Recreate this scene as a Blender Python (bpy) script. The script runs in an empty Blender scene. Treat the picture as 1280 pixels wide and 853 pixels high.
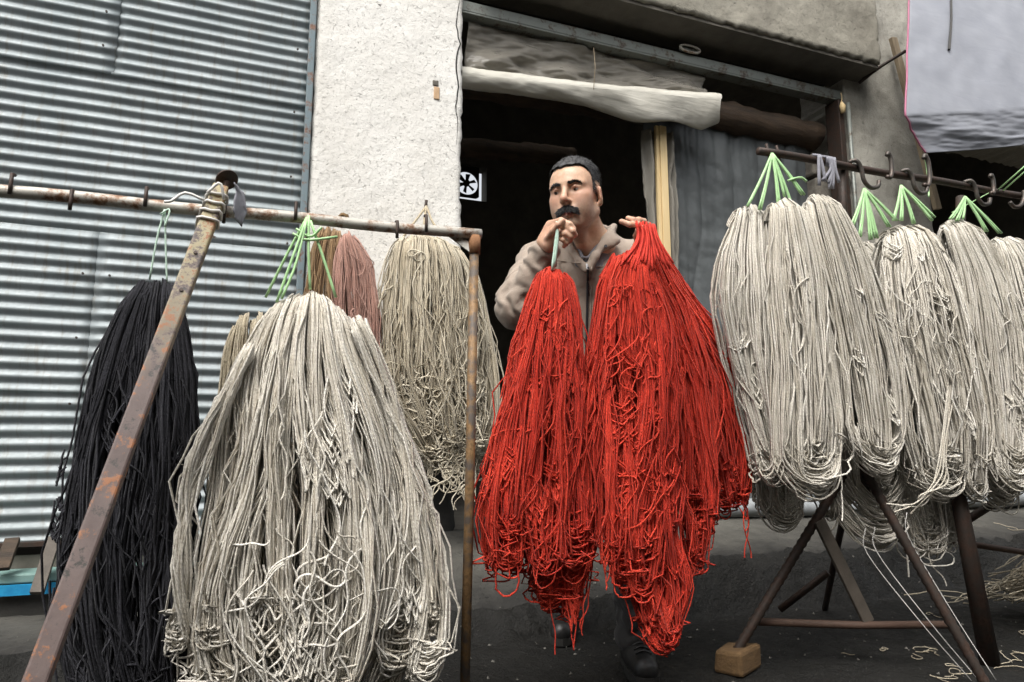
import bpy, math, random
import numpy as np
from mathutils import Vector, Matrix

# ------------------------------------------------------------------ camera, world, sun, exposure
SC = bpy.context.scene
COL = SC.collection
PITCH, YAW, CZ, FPX = math.radians(8.93), math.radians(20.9), 0.72, 853.3
cam = bpy.data.cameras.new('camera'); cam.lens = 24; cam.sensor_width = 36; cam.sensor_fit = 'HORIZONTAL'
cam.clip_start = 0.05; cam.clip_end = 2000
camo = bpy.data.objects.new('camera', cam); COL.objects.link(camo)
camo.location = (0, 0, CZ); camo.rotation_euler = (math.pi/2 + PITCH, 0, -YAW)
SC.camera = camo
SUN_EL, SUN_AZ = math.radians(58), math.radians(-128)      # azimuth of the sun measured from +X
W = bpy.data.worlds.new('World'); SC.world = W; W.use_nodes = True
nt = W.node_tree; bg = nt.nodes['Background']
sky = nt.nodes.new('ShaderNodeTexSky'); sky.sky_type = 'NISHITA'; sky.sun_disc = False
sky.sun_elevation = SUN_EL; sky.sun_rotation = math.pi/2 - SUN_AZ
sky.dust_density = 6; sky.air_density = 1.2
hs = nt.nodes.new('ShaderNodeHueSaturation'); hs.inputs['Saturation'].default_value = 0.22   # overcast: almost white
nt.links.new(sky.outputs[0], hs.inputs['Color']); nt.links.new(hs.outputs[0], bg.inputs[0])
bg.inputs[1].default_value = 0.135
sl = bpy.data.lights.new('sun', 'SUN'); sl.energy = 1.15; sl.angle = math.radians(30); sl.color = (1, .97, .92)
slo = bpy.data.objects.new('sun', sl); COL.objects.link(slo)
sd = Vector((math.cos(SUN_EL)*math.cos(SUN_AZ), math.cos(SUN_EL)*math.sin(SUN_AZ), math.sin(SUN_EL)))
slo.rotation_euler = sd.to_track_quat('Z', 'Y').to_euler(); slo.location = sd*20
SC.view_settings.view_transform = 'Standard'; SC.view_settings.look = 'None'
SC.view_settings.exposure = 0.98; SC.view_settings.gamma = 1
SC.render.engine = 'CYCLES'
SC.cycles.max_bounces = 8; SC.cycles.use_denoising = True

# ------------------------------------------------------------------ measuring helpers (photo pixel -> point in the place)
rng = np.random.default_rng(7)
F3 = np.array([math.sin(YAW), math.cos(YAW), 0.0]); R3 = np.array([math.cos(YAW), -math.sin(YAW), 0.0]); U3 = np.array([0, 0, 1.0])
CAM = np.array([0, 0, CZ])
def ray(px, py):
    a = (px-640)/FPX; b = (426.5-py)/FPX
    fh = math.cos(PITCH) - b*math.sin(PITCH); up = math.sin(PITCH) + b*math.cos(PITCH)
    return R3*a + F3*fh + U3*up
def pc(px, py, d): return CAM + ray(px, py)*d
def pt(px, py, Y):
    r = ray(px, py); return CAM + r*(Y/r[1])
def pg(px, py, z=0.0):
    r = ray(px, py); return CAM + r*((z-CZ)/r[2])
D = 3.27            # front of the wall

# ------------------------------------------------------------------ noise
def _hash(ix, iy, iz, s=0):
    h = (ix*374761393 + iy*668265263 + iz*2147483647 + s*974634777) & 0xffffffff
    h = ((h ^ (h >> 13))*1274126177) & 0xffffffff
    return ((h ^ (h >> 16)) & 0xffff)/32767.5 - 1
def vnoise(P, s=0):
    P = np.asarray(P, float); i = np.floor(P).astype(np.int64); f = P-i; f = f*f*(3-2*f)
    o = 0
    for dx in (0, 1):
        wx = f[..., 0] if dx else 1-f[..., 0]
        for dy in (0, 1):
            wy = f[..., 1] if dy else 1-f[..., 1]
            for dz in (0, 1):
                wz = f[..., 2] if dz else 1-f[..., 2]
                o = o + wx*wy*wz*_hash(i[..., 0]+dx, i[..., 1]+dy, i[..., 2]+dz, s)
    return o
def fbm(P, oct=4, s=0):
    o = 0; a = .5; P = np.asarray(P, float)
    for k in range(oct): o = o + a*vnoise(P*(2**k)+17.3*k, s+k); a *= .5
    return o

# ------------------------------------------------------------------ materials
class MT:
    def __init__(s, name):
        s.m = bpy.data.materials.new(name); s.m.use_nodes = True; s.t = s.m.node_tree; s.n = s.t.nodes; s.l = s.t.links
        s.b = s.n['Principled BSDF']; s.tc = s.n.new('ShaderNodeTexCoord')
        s.co = s.tc.outputs['Object']
    def new(s, t, **k):
        n = s.n.new(t)
        for a, v in k.items(): setattr(n, a, v)
        return n
    def mapped(s, scale=(1, 1, 1), rot=(0, 0, 0)):
        m = s.new('ShaderNodeMapping'); m.inputs['Scale'].default_value = scale; m.inputs['Rotation'].default_value = rot
        s.l.new(s.co, m.inputs[0]); return m.outputs[0]
    def noise(s, sc, det=5, rough=.6, co=None, dist=0):
        n = s.new('ShaderNodeTexNoise'); n.inputs['Scale'].default_value = sc; n.inputs['Detail'].default_value = det
        n.inputs['Roughness'].default_value = rough; n.inputs['Distortion'].default_value = dist
        s.l.new(co if co is not None else s.co, n.inputs['Vector']); return n.outputs[0]
    def ramp(s, x, stops):
        r = s.new('ShaderNodeValToRGB'); e = r.color_ramp.elements
        while len(e) < len(stops): e.new(.5)
        for k, (p, c) in enumerate(stops):
            e[k].position = p; e[k].color = (c, c, c, 1) if isinstance(c, (int, float)) else (*c, 1)
        s.l.new(x, r.inputs[0]); return r.outputs[0]
    def mix(s, f, a, b, mode='MIX'):
        m = s.new('ShaderNodeMix', data_type='RGBA', blend_type=mode)
        for sock, v in ((m.inputs[0], f), (m.inputs[6], a), (m.inputs[7], b)):
            if isinstance(v, (int, float)): sock.default_value = v if sock is m.inputs[0] else (v, v, v, 1)
            elif isinstance(v, tuple): sock.default_value = (*v, 1)
            else: s.l.new(v, sock)
        return m.outputs[2]
    def math(s, op, a, b=0.0, c=0.0):
        m = s.new('ShaderNodeMath', operation=op)
        for k, v in enumerate((a, b, c)):
            if isinstance(v, (int, float)): m.inputs[k].default_value = v
            else: s.l.new(v, m.inputs[k])
        return m.outputs[0]
    def set(s, **k):
        for a, v in k.items():
            i = s.b.inputs[a.replace('_', ' ')]
            if isinstance(v, tuple): i.default_value = (*v, 1) if len(v) == 3 and i.type == 'RGBA' else v
            elif isinstance(v, (int, float)): i.default_value = v
            else: s.l.new(v, i)
        return s
    def bump(s, h, strength=.5, dist=.01, prev=None):
        b = s.new('ShaderNodeBump'); b.inputs['Strength'].default_value = strength; b.inputs['Distance'].default_value = dist
        s.l.new(h, b.inputs['Height'])
        if prev is not None: s.l.new(prev, b.inputs['Normal'])
        s.l.new(b.outputs[0], s.b.inputs['Normal']); return b.outputs[0]
    def attr(s, name):
        a = s.new('ShaderNodeAttribute'); a.attribute_name = name; return a
def simple(name, c1, c2, scale=12, rough=.7, metal=0, bump=.4, bdist=.004, bscale=None, co=None, det=6):
    t = MT(name); co_ = t.mapped(co) if co else None
    n = t.noise(scale, det, .65, co_)
    t.set(Base_Color=t.ramp(n, [(.3, c1), (.7, c2)]), Roughness=rough, Metallic=metal)
    if bump: t.bump(t.noise(bscale or scale*3, det, .7, co_), bump, bdist)
    return t.m

def m_galv():
    t = MT('galvanised_sheet')
    n = t.noise(3.2, 6, .6, t.mapped((1, 1, 1))); n2 = t.noise(60, 3); st = t.noise(7, 5, .7, t.mapped((5, 1, .7)))
    c = t.mix(t.ramp(n, [(.35, 0), (.7, 1)]), (.225, .26, .27), (.335, .37, .38))
    c = t.mix(t.ramp(n2, [(.45, 0), (.75, .35)]), c, (.24, .265, .27))
    c = t.mix(t.ramp(st, [(.52, 0), (.72, .7)]), c, (.17, .15, .115))
    t.set(Base_Color=c, Metallic=.2, Roughness=t.ramp(n2, [(.3, .48), (.7, .64)]))
    t.bump(n2, .12, .002); return t.m
def m_plaster(name, c1, c2, pit=(.16, .15, .13), pitamt=1.0, stain=(.3, .27, .22), stamt=.5):
    t = MT(name)
    n = t.noise(2.3, 6, .65); p1 = t.noise(46, 5, .72, None, .6); p2 = t.noise(120, 3, .6); big = t.noise(9, 5, .7)
    c = t.mix(t.ramp(n, [(.3, 0), (.7, 1)]), c1, c2)
    c = t.mix(t.ramp(t.noise(1.6, 7, .7, t.mapped((1.6, 1, .6))), [(.5, 0), (.78, stamt)]), c, stain)
    c = t.mix(t.ramp(p1, [(.27, pitamt), (.37, 0)]), c, pit)  # coarse and fine pits: the shade inside them also put into the colour
    c = t.mix(t.ramp(p2, [(.3, .5*pitamt), (.42, 0)]), c, pit)
    t.set(Base_Color=c, Roughness=.93)
    nb = t.bump(t.ramp(p1, [(.24, 0), (.42, 1)]), .8, .006)
    nb = t.bump(big, .5, .02, nb); t.bump(p2, .25, .003, nb); return t.m
def m_rust(name, paint, under=(.13, .07, .045), amt=.5, scale=22, metal=.0, rough=.72):
    t = MT(name); n = t.noise(scale, 8, .72); n2 = t.noise(scale*4, 4)
    u = t.mix(t.ramp(n2, [(.35, 0), (.65, 1)]), under, tuple(min(1, x*2.1) for x in under))
    c = t.mix(t.ramp(n, [(amt-.06, 1), (amt+.05, 0)]), paint, u)
    t.set(Base_Color=c, Roughness=rough, Metallic=metal)
    t.bump(n, .35, .003, t.bump(n2, .3, .002)); return t.m
def m_post():
    t = MT('chipped_brown_post'); n = t.noise(9, 8, .72); n2 = t.noise(26, 8, .75); n3 = t.noise(70, 5)
    sp = t.new('ShaderNodeSeparateXYZ'); t.l.new(t.co, sp.inputs[0])
    worn = t.ramp(t.math('MULTIPLY', sp.outputs[2], .72), [(.0, 0), (.60, 0), (.92, .9)])
    c = t.mix(t.ramp(n, [(.3, 0), (.7, 1)]), (.075, .05, .045), (.135, .098, .088))
    c = t.mix(t.math('MULTIPLY', worn, t.ramp(n2, [(.44, 0), (.50, 1)])), c, (.40, .35, .19))
    c = t.mix(t.ramp(n2, [(.55, 0), (.60, 1)]), c, (.27, .11, .045))
    c = t.mix(t.ramp(n2, [(.38, 1), (.43, 0)]), c, (.04, .035, .03))
    t.set(Base_Color=c, Roughness=.55); t.bump(n2, .5, .003, t.bump(n3, .25, .0015)); return t.m
def m_yarn(name, dark, light, sheen=.15, lam=.011, fuzz=.3):
    t = MT(name)
    tone = t.attr('tone').outputs['Fac']
    uv = t.new('ShaderNodeUVMap'); uv.uv_map = 'ply'
    sp = t.new('ShaderNodeSeparateXYZ'); t.l.new(uv.outputs[0], sp.inputs[0])
    ph = t.math('ADD', t.math('MULTIPLY', sp.outputs[1], 6.2832/lam), t.math('MULTIPLY', sp.outputs[0], 6.2832))
    w = None
    n = t.noise(190, 4, .75); n2 = t.noise(14, 4, .6)
    w = t.math('ADD', t.math('MULTIPLY', t.math('SINE', t.math('ADD', ph, t.math('MULTIPLY', n2, 14.0))), .5), .5)
    f = t.math('ADD', t.math('MULTIPLY', tone, .6), t.math('MULTIPLY', n2, .4))
    c = t.mix(t.ramp(f, [(.2, 0), (.75, 1)]), dark, light)
    c = t.mix(t.ramp(n, [(.36, .45), (.55, 0)]), c, tuple(x*.66 for x in dark))
    c = t.mix(t.math('MULTIPLY', w, .13), c, tuple(x*.5 for x in dark))
    t.set(Base_Color=c, Roughness=.88, Sheen_Weight=sheen, Sheen_Roughness=.5)
    t.b.inputs['Specular IOR Level'].default_value = .15
    nb = t.bump(w, .3, .0018); t.bump(n, .7, .004, nb); return t.m
def m_plastic(name, c, trans=.35, rough=.28, alpha=1.0, c2=None, st=None):
    t = MT(name); n = t.noise(4, 5, .6); n2 = t.noise(18 if st is None else 1, 4, .55, t.mapped(st, (0, .06, .15)) if st else None, 1.6 if st is None else .5)
    t.set(Base_Color=t.mix(t.ramp(n, [(.3, 0), (.7, 1)]), c, c2 or tuple(x*.75 for x in c)), Roughness=rough, Alpha=alpha)
    t.b.inputs['Transmission Weight'].default_value = trans; t.b.inputs['IOR'].default_value = 1.2
    t.b.inputs['Specular IOR Level'].default_value = .6
    t.bump(n2, .22 if st is None else .38, .010); return t.m
def m_ground():
    t = MT('wet_asphalt'); n = t.noise(1.5, 7, .65); f = t.noise(70, 5, .7); g = t.noise(9, 6, .7)
    c = t.mix(t.ramp(n, [(.35, 0), (.7, 1)]), (.007, .007, .006), (.019, .018, .016))
    c = t.mix(t.ramp(f, [(.58, 0), (.8, .45)]), c, (.06, .057, .05))
    t.set(Base_Color=c, Roughness=t.ramp(g, [(.35, .38), (.65, .85)])); t.b.inputs['Specular IOR Level'].default_value = .25
    t.bump(f, .8, .012, t.bump(g, .8, .05)); return t.m
def m_skin():
    t = MT('skin')
    n = t.noise(60, 4); n2 = t.noise(260, 3)
    c = t.mix(t.ramp(n, [(.3, 0), (.7, 1)]), (.53, .325, .21), (.66, .43, .295))
    c = t.mix(t.math('MULTIPLY', t.attr('stubble').outputs['Fac'], .72), c, (.13, .10, .09))
    c = t.mix(t.math('MULTIPLY', t.attr('ruddy').outputs['Fac'], .55), c, (.50, .19, .135))
    c = t.mix(t.attr('lip').outputs['Fac'], c, (.40, .17, .14))
    t.set(Base_Color=c, Roughness=.48); t.b.inputs['Subsurface Weight'].default_value = .12
    t.b.inputs['Subsurface Radius'].default_value = (.01, .004, .002); t.b.inputs['Subsurface Scale'].default_value = .5
    t.bump(n2, .25, .0015); return t.m
def m_cloth(name, c1, c2, sc=600, rough=.85, sheen=.1, var=5):
    t = MT(name); n = t.noise(var, 6, .65); n2 = t.noise(sc, 2); n3 = t.noise(28, 5, .6, None, .8)
    t.set(Base_Color=t.ramp(n, [(.3, c1), (.7, c2)]), Roughness=rough, Sheen_Weight=sheen)
    t.bump(n3, .35, .008, t.bump(n2, .3, .0012)); return t.m
def flat(name, c, rough=.5, metal=0, emit=None):
    t = MT(name); n = t.noise(30, 4)
    t.set(Base_Color=t.ramp(n, [(.3, tuple(x*.85 for x in c)), (.7, c)]), Roughness=rough, Metallic=metal); return t.m

def m_apron():
    m = m_plaster('damp_concrete', (.035, .033, .028), (.10, .095, .08), pit=(.02, .02, .018), pitamt=.6, stain=(.03, .029, .025), stamt=.8); nt_ = m.node_tree
    N_, L_ = nt_.nodes, nt_.links; b_ = N_['Principled BSDF']; src = b_.inputs['Base Color'].links[0].from_socket
    tc = N_.new('ShaderNodeTexCoord'); sp = N_.new('ShaderNodeSeparateXYZ'); L_.new(tc.outputs['Object'], sp.inputs[0])
    no = N_.new('ShaderNodeTexNoise'); no.inputs['Scale'].default_value = 3.5; no.inputs['Detail'].default_value = 8; no.inputs['Roughness'].default_value = .7; L_.new(tc.outputs['Object'], no.inputs['Vector'])
    ma = N_.new('ShaderNodeMath'); ma.operation = 'MULTIPLY_ADD'; L_.new(no.outputs[0], ma.inputs[0]); ma.inputs[1].default_value = -.75; L_.new(sp.outputs[1], ma.inputs[2])
    mr = N_.new('ShaderNodeMapRange'); L_.new(ma.outputs[0], mr.inputs[0]); mr.inputs[1].default_value = 2.36; mr.inputs[2].default_value = 2.72
    mx = N_.new('ShaderNodeMix'); mx.data_type = 'RGBA'; L_.new(mr.outputs[0], mx.inputs[0]); mx.inputs[6].default_value = (.016, .015, .013, 1); L_.new(src, mx.inputs[7]); L_.new(mx.outputs[2], b_.inputs['Base Color']); return m
M = dict(
    galv=m_galv(),
    plaster=m_plaster('white_plaster', (.70, .68, .63), (.80, .785, .74), stain=(.56, .52, .45), stamt=.35),
    conc=m_plaster('weathered_concrete', (.22, .205, .165), (.34, .32, .265), pit=(.08, .075, .06), pitamt=.7, stain=(.17, .155, .125), stamt=.85),
    pillar=m_plaster('stained_concrete', (.27, .255, .215), (.52, .50, .44), pit=(.10, .09, .075), pitamt=1.0, stain=(.08, .073, .06), stamt=1.0),
    step=m_apron(),
    soot=simple('sooty_wall', (.10, .092, .075), (.17, .155, .13), 5, .9, 0, .5, .01),
    dark=simple('near_black', (.012, .012, .011), (.028, .026, .022), 10, .7, 0, .5, .006),
    ground=m_ground(),
    bar=m_rust('rusty_pale_pipe', (.47, .45, .40), (.16, .085, .045), .46, 20, .2, .55),
    post=m_post(),
    postrust=m_rust('rusty_thin_post', (.10, .082, .068), (.16, .095, .042), .52, 30, .2, .6),
    iron=m_rust('dark_rusty_iron', (.04, .03, .024), (.035, .02, .014), .5, 30, .3, .6),
    steel=m_rust('steel_channel', (.20, .215, .195), (.08, .065, .05), .44, 12, .4, .5),
    hook=m_rust('steel_hook', (.09, .08, .07), (.07, .05, .04), .47, 40, .5, .45),
    log=simple('old_brown_log', (.022, .015, .009), (.085, .053, .03), 6, .75, 0, .6, .012, 14, (.6, 4, 4)),
    wood=simple('fresh_pine', (.60, .44, .22), (.74, .57, .31), 5, .7, 0, .3, .004, 20, (6, 6, .5)),
    plank=simple('weathered_plank', (.20, .155, .10), (.34, .27, .18), 6, .85, 0, .5, .006, 20, (6, 6, .5)),
    flatbar=simple('grey_flat_bar', (.06, .05, .04), (.12, .10, .08), 16, .7, .1, .4, .004),
    tarp=m_plastic('grey_tarpaulin', (.29, .30, .33), 0, .5, 1, (.235, .245, .275), (3, 3, 9)),
    pink=flat('pink_hem', (.42, .14, .22), .7),
    clear=m_plastic('milky_plastic', (.62, .60, .53), 0, .18, 1, (.50, .48, .42), (5, 34, 34)),
    film=m_plastic('clear_film', (.30, .28, .24), 0, .10, .72),
    curtain=m_plastic('grey_plastic_curtain', (.125, .135, .138), 0, .22, 1, (.09, .098, .10)),
    teal=simple('teal_paint', (.13, .23, .21), (.20, .31, .28), 12, .6),
    blue=simple('blue_paint', (.01, .20, .42), (.02, .30, .55), 30, .5),
    green=flat('green_twine', (.46, .74, .36), .45),
    mint=flat('pale_mint_twine', (.62, .82, .68), .5),
    white=flat('white_rope', (.74, .72, .68), .8),
    grayrag=m_cloth('grey_rag', (.20, .20, .23), (.32, .32, .36)),
    brick=simple('bare_brick', (.42, .27, .15), (.58, .40, .25), 20, .9),
    stone=simple('dark_stone', (.10, .09, .075), (.22, .20, .165), 9, .9, 0, .7, .012),
    block=simple('orange_wood_block', (.085, .048, .018), (.16, .092, .036), 14, .85, 0, .5, .006, 30, (1, 5, 5)),
    y_cream=m_yarn('cream_wool', (.54, .48, .38), (.88, .845, .765)),
    y_grey=m_yarn('oatmeal_wool', (.52, .47, .38), (.84, .80, .72)),
    y_tan=m_yarn('tan_wool', (.34, .285, .195), (.55, .485, .365)),
    y_straw=m_yarn('straw_wool', (.44, .37, .255), (.74, .675, .54)),
    y_brown=m_yarn('brown_wool', (.20, .125, .06), (.38, .25, .135)),
    y_pink=m_yarn('rosy_brown_wool', (.36, .19, .145), (.56, .34, .275)),
    y_black=m_yarn('black_wool', (.010, .010, .012), (.034, .034, .042), .08),
    y_red=m_yarn('red_wool', (.38, .018, .010), (.78, .072, .038), .06),
    red_cord=simple('red_cord', (.46, .022, .012), (.74, .055, .03), 40, .85, 0, .6, .003, 140),
    skin=m_skin(),
    hair=simple('black_grey_hair', (.010, .010, .011), (.038, .037, .038), 60, .6, 0, .4, .002),
    hairgrey=simple('greying_hair', (.06, .055, .05), (.13, .12, .115), 90, .65, 0, .4, .002),
    jacket=m_cloth('taupe_jacket', (.29, .232, .185), (.385, .318, .26), 420),
    shirt=m_cloth('grey_shirt', (.17, .17, .185), (.23, .23, .25), 500),
    trousers=m_cloth('dark_trousers', (.018, .017, .017), (.036, .034, .033), 500),
    boot=simple('black_leather', (.010, .010, .010), (.022, .021, .02), 20, .42, 0, .3, .003),
    zipm=flat('dark_zip', (.03, .03, .035), .5), metal=flat('zip_metal', (.6, .6, .6), .3, 1),
    eye=flat('eye_white', (.40, .36, .33), .35), iris=flat('dark_iris', (.02, .012, .008), .15),
)

# ------------------------------------------------------------------ object helpers
def props(o, label=None, cat=None, group=None, kind=None):
    if label: o['label'] = label
    if cat: o['category'] = cat
    if group: o['group'] = group
    if kind: o['kind'] = kind
    return o
ORI = {}
def thing(name, label, cat, loc, group=None):
    o = bpy.data.objects.new(name, None); COL.objects.link(o); o.empty_display_size = .1
    o.location = tuple(float(x) for x in loc); ORI[o.name] = np.array(loc, float)
    return props(o, label, cat, group)
def link(name, V, Fc, mat, parent=None, smooth=False, loc=None, **pr):
    V = np.asarray(V, float).reshape(-1, 3)
    if parent is not None: org = ORI[parent.name]
    else:
        org = np.array(loc, float) if loc is not None else np.array([*(V.min(0)+V.max(0))[:2]/2, V[:, 2].min()])
    me = bpy.data.meshes.new(name)
    if isinstance(Fc, np.ndarray) and Fc.ndim == 2:
        n, k = Fc.shape
        me.vertices.add(len(V)); me.vertices.foreach_set('co', (V-org).astype(np.float32).ravel())
        me.loops.add(n*k); me.loops.foreach_set('vertex_index', Fc.astype(np.int32).ravel())
        me.polygons.add(n); me.polygons.foreach_set('loop_start', np.arange(0, n*k, k, dtype=np.int32))
        me.update(calc_edges=True)
    else:
        me.from_pydata((V-org).tolist(), [], [list(f) for f in Fc]); me.update()
    if smooth: me.polygons.foreach_set('use_smooth', np.ones(len(me.polygons), bool))
    for m in (mat if isinstance(mat, (list, tuple)) else [mat]): me.materials.append(M[m] if isinstance(m, str) else m)
    o = bpy.data.objects.new(name, me); COL.objects.link(o)
    if parent is not None: o.parent = parent
    else: o.location = tuple(float(x) for x in org)
    ORI[o.name] = org
    return props(o, **pr)
def bevel(o, w=.004, seg=2):
    b = o.modifiers.new('bevel', 'BEVEL'); b.width = w; b.segments = seg; b.limit_method = 'ANGLE'; return o
def solid(o, th=.003):
    b = o.modifiers.new('solid', 'SOLIDIFY'); b.thickness = th; b.offset = 0; return o
class MB:
    def __init__(s): s.v = []; s.f = []
    def add(s, V, Fc):
        o = len(s.v); s.v += [tuple(map(float, p)) for p in V]; s.f += [tuple(int(i)+o for i in f) for f in Fc]; return s
    def box(s, lo, hi):
        (a, b, c), (d, e, f) = lo, hi
        return s.add([(a, b, c), (d, b, c), (d, e, c), (a, e, c), (a, b, f), (d, b, f), (d, e, f), (a, e, f)],
                     [(0, 3, 2, 1), (4, 5, 6, 7), (0, 1, 5, 4), (1, 2, 6, 5), (2, 3, 7, 6), (3, 0, 4, 7)])
    def bar(s, p, q, w, h, up=(0, 1, 0)):
        p, q = np.array(p, float), np.array(q, float); t = q-p; t /= np.linalg.norm(t)
        x = np.cross(up, t); x /= np.linalg.norm(x); y = np.cross(t, x)
        V = [c+x*sx*w/2+y*sy*h/2 for c in (p, q) for sx, sy in ((-1, -1), (1, -1), (1, 1), (-1, 1))]
        return s.add(V, [(3, 2, 1, 0), (4, 5, 6, 7), (0, 1, 5, 4), (1, 2, 6, 5), (2, 3, 7, 6), (3, 0, 4, 7)])
    def tube(s, pts, r, n=8, rib=None):
        P = np.array(pts, float); N = len(P); T = np.gradient(P, axis=0); T /= np.linalg.norm(T, axis=1)[:, None]+1e-12
        r = np.broadcast_to(np.asarray(r, float), (N,))
        a = np.array([0, 0, 1.0]) if abs(T[0, 2]) < .8 else np.array([0, 1.0, 0])
        u = np.cross(a, T[0]); u /= np.linalg.norm(u); V = []
        for k in range(N):
            u = u-T[k]*np.dot(u, T[k]); u /= np.linalg.norm(u); w = np.cross(T[k], u)
            for j in range(n):
                th = 2*math.pi*j/n; V.append(P[k]+r[k]*(math.cos(th)*u+math.sin(th)*w))
        Fc = [(k*n+j, k*n+(j+1) % n, (k+1)*n+(j+1) % n, (k+1)*n+j) for k in range(N-1) for j in range(n)]
        Fc += [tuple(range(n-1, -1, -1)), tuple((N-1)*n+j for j in range(n))]
        return s.add(V, Fc)
    def disc(s, c, nrm, r, th, n=20):
        nrm = np.array(nrm, float); nrm /= np.linalg.norm(nrm); c = np.array(c, float)
        return s.tube([c-nrm*th/2, c+nrm*th/2], r, n)
    def build(s, name, mat, parent=None, smooth=False, **k): return link(name, s.v, s.f, mat, parent, smooth, **k)
def grid(fn, nu, nv):
    u, v = np.meshgrid(np.linspace(0, 1, nu), np.linspace(0, 1, nv), indexing='ij')
    V = fn(u.ravel(), v.ravel()); i = np.arange(nu*nv).reshape(nu, nv)
    Fc = np.stack([i[:-1, :-1].ravel(), i[1:, :-1].ravel(), i[1:, 1:].ravel(), i[:-1, 1:].ravel()], 1)
    return V, Fc
def spline(pts, n):
    P = np.array(pts, float); m = len(P); t = np.linspace(0, m-1, n); k = np.clip(t.astype(int), 0, m-2); f = (t-k)[:, None]
    E = np.vstack([2*P[0]-P[1], P, 2*P[-1]-P[-2]]); a, b, c, d = E[k], E[k+1], E[k+2], E[k+3]
    return .5*((2*b)+(-a+c)*f+(2*a-5*b+4*c-d)*f*f+(-a+3*b-3*c+d)*f**3)

# ------------------------------------------------------------------ yarn
def tubes(C, r, sides, tone):
    """C (S,N,3) centre lines -> verts, quads, uv(per loop), tone(per vert)"""
    S, N, _ = C.shape; T = np.gradient(C, axis=1); T /= np.linalg.norm(T, axis=2, keepdims=True)+1e-9
    ref = np.array([.23, .95, .2]); u = np.cross(np.broadcast_to(ref, (S, 3)), T[:, 0]); u /= np.linalg.norm(u, axis=1, keepdims=True)+1e-9
    U = np.empty_like(C)
    for k in range(N):
        u = u-T[:, k]*np.sum(u*T[:, k], 1, keepdims=True); u /= np.linalg.norm(u, axis=1, keepdims=True)+1e-9; U[:, k] = u
    Wd = np.cross(T, U); a = 2*np.pi*np.arange(sides)/sides
    r = np.broadcast_to(np.asarray(r, float).reshape(-1, 1, 1, 1) if np.ndim(r) else r, (S, N, 1, 1))
    V = C[:, :, None]+r*(np.cos(a)[None, None, :, None]*U[:, :, None]+np.sin(a)[None, None, :, None]*Wd[:, :, None])
    i = np.arange(S*N*sides).reshape(S, N, sides); j = np.roll(i, -1, 2)
    Q = np.stack([i[:, :-1], j[:, :-1], j[:, 1:], i[:, 1:]], -1).reshape(-1, 4)
    L = np.concatenate([np.zeros((S, 1)), np.cumsum(np.linalg.norm(np.diff(C, axis=1), axis=2), 1)], 1)
    ua = np.arange(sides)/sides; ub = ua+1/sides
    shp = (S, N-1, sides); e = lambda x: np.broadcast_to(x, shp)
    l0, l1 = L[:, :-1, None], L[:, 1:, None]
    UV = np.stack([np.stack([e(ua), e(l0)], -1), np.stack([e(ub), e(l0)], -1), np.stack([e(ub), e(l1)], -1), np.stack([e(ua), e(l1)], -1)], 3).reshape(-1, 2)
    tn = np.repeat(tone, N*sides)
    return V.reshape(-1, 3), Q, UV, tn
def yarn_obj(name, parts, mat, parent, **pr):
    V = []; Q = []; UV = []; TN = []; o = 0
    for (C, r, sides, tone) in parts:
        v, q, uv, tn = tubes(C, r, sides, tone); V.append(v); Q.append(q+o); UV.append(uv); TN.append(tn); o += len(v)
    V = np.concatenate(V); Q = np.concatenate(Q)
    ob = link(name, V, Q, mat, parent, True, **pr); me = ob.data
    l = me.uv_layers.new(name='ply'); l.data.foreach_set('uv', np.concatenate(UV).astype(np.float32).ravel())
    a = me.attributes.new('tone', 'FLOAT', 'POINT'); a.data.foreach_set('value', np.concatenate(TN).astype(np.float32))
    return ob
class Shape:
    """envelope of a hank, from its measured outline rows (height, left, right) at distance Y"""
    def __init__(s, rows, Y, ratio, shoulder=.02, lean=0.0):
        zs, cx, hw = [], [], []
        for (py, a, b) in rows:
            A, B = pt(a, py, Y), pt(b, py, Y); zs.append((A[2]+B[2])/2); cx.append((A[0]+B[0])/2); hw.append((B[0]-A[0])/2)
        s.z0 = zs[0]; s.L = zs[0]-zs[-1]; S = (s.z0-np.array(zs))/s.L
        g = np.linspace(0, 1, 120); k = np.ones(9)/9
        sm = lambda v: np.convolve(np.pad(np.interp(g, S, v), 4, mode='edge'), k, 'valid')
        s.g = g; s.cx = sm(cx); s.hw = sm(hw)*.955; s.Y = Y; s.ratio = ratio; s.sh = shoulder; s.lean = lean; s.W = max(hw)
    def at(s, u, v, q):
        """u across -1..1, v depth (1 front surface, -1 back), q down 0..1 (negative: over the top)"""
        qa = np.abs(q); c = np.interp(qa, s.g, s.cx); w = np.interp(qa, s.g, s.hw)
        extra = np.clip(qa-1, 0, None)
        sa = min(.10, .9*s.W*s.ratio/s.L); a = np.clip(q/sa, -1, 1)*np.pi/2
        d = s.ratio*(w*.75+.25*s.W*np.clip(qa*3, .3, 1))
        prof = np.sqrt(np.clip(1-.88*np.clip(u*u, 0, 1), .06, 1))
        y = s.Y - v*d*prof*np.sin(a) + s.lean*qa
        arch = np.where(qa < sa, sa*(1-np.cos(a)), qa)
        z = s.z0 - s.L*(arch) - s.sh*u*u*np.exp(-qa*6) - s.L*extra*0
        return np.stack([c+u*w, y, z], -1)
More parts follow.
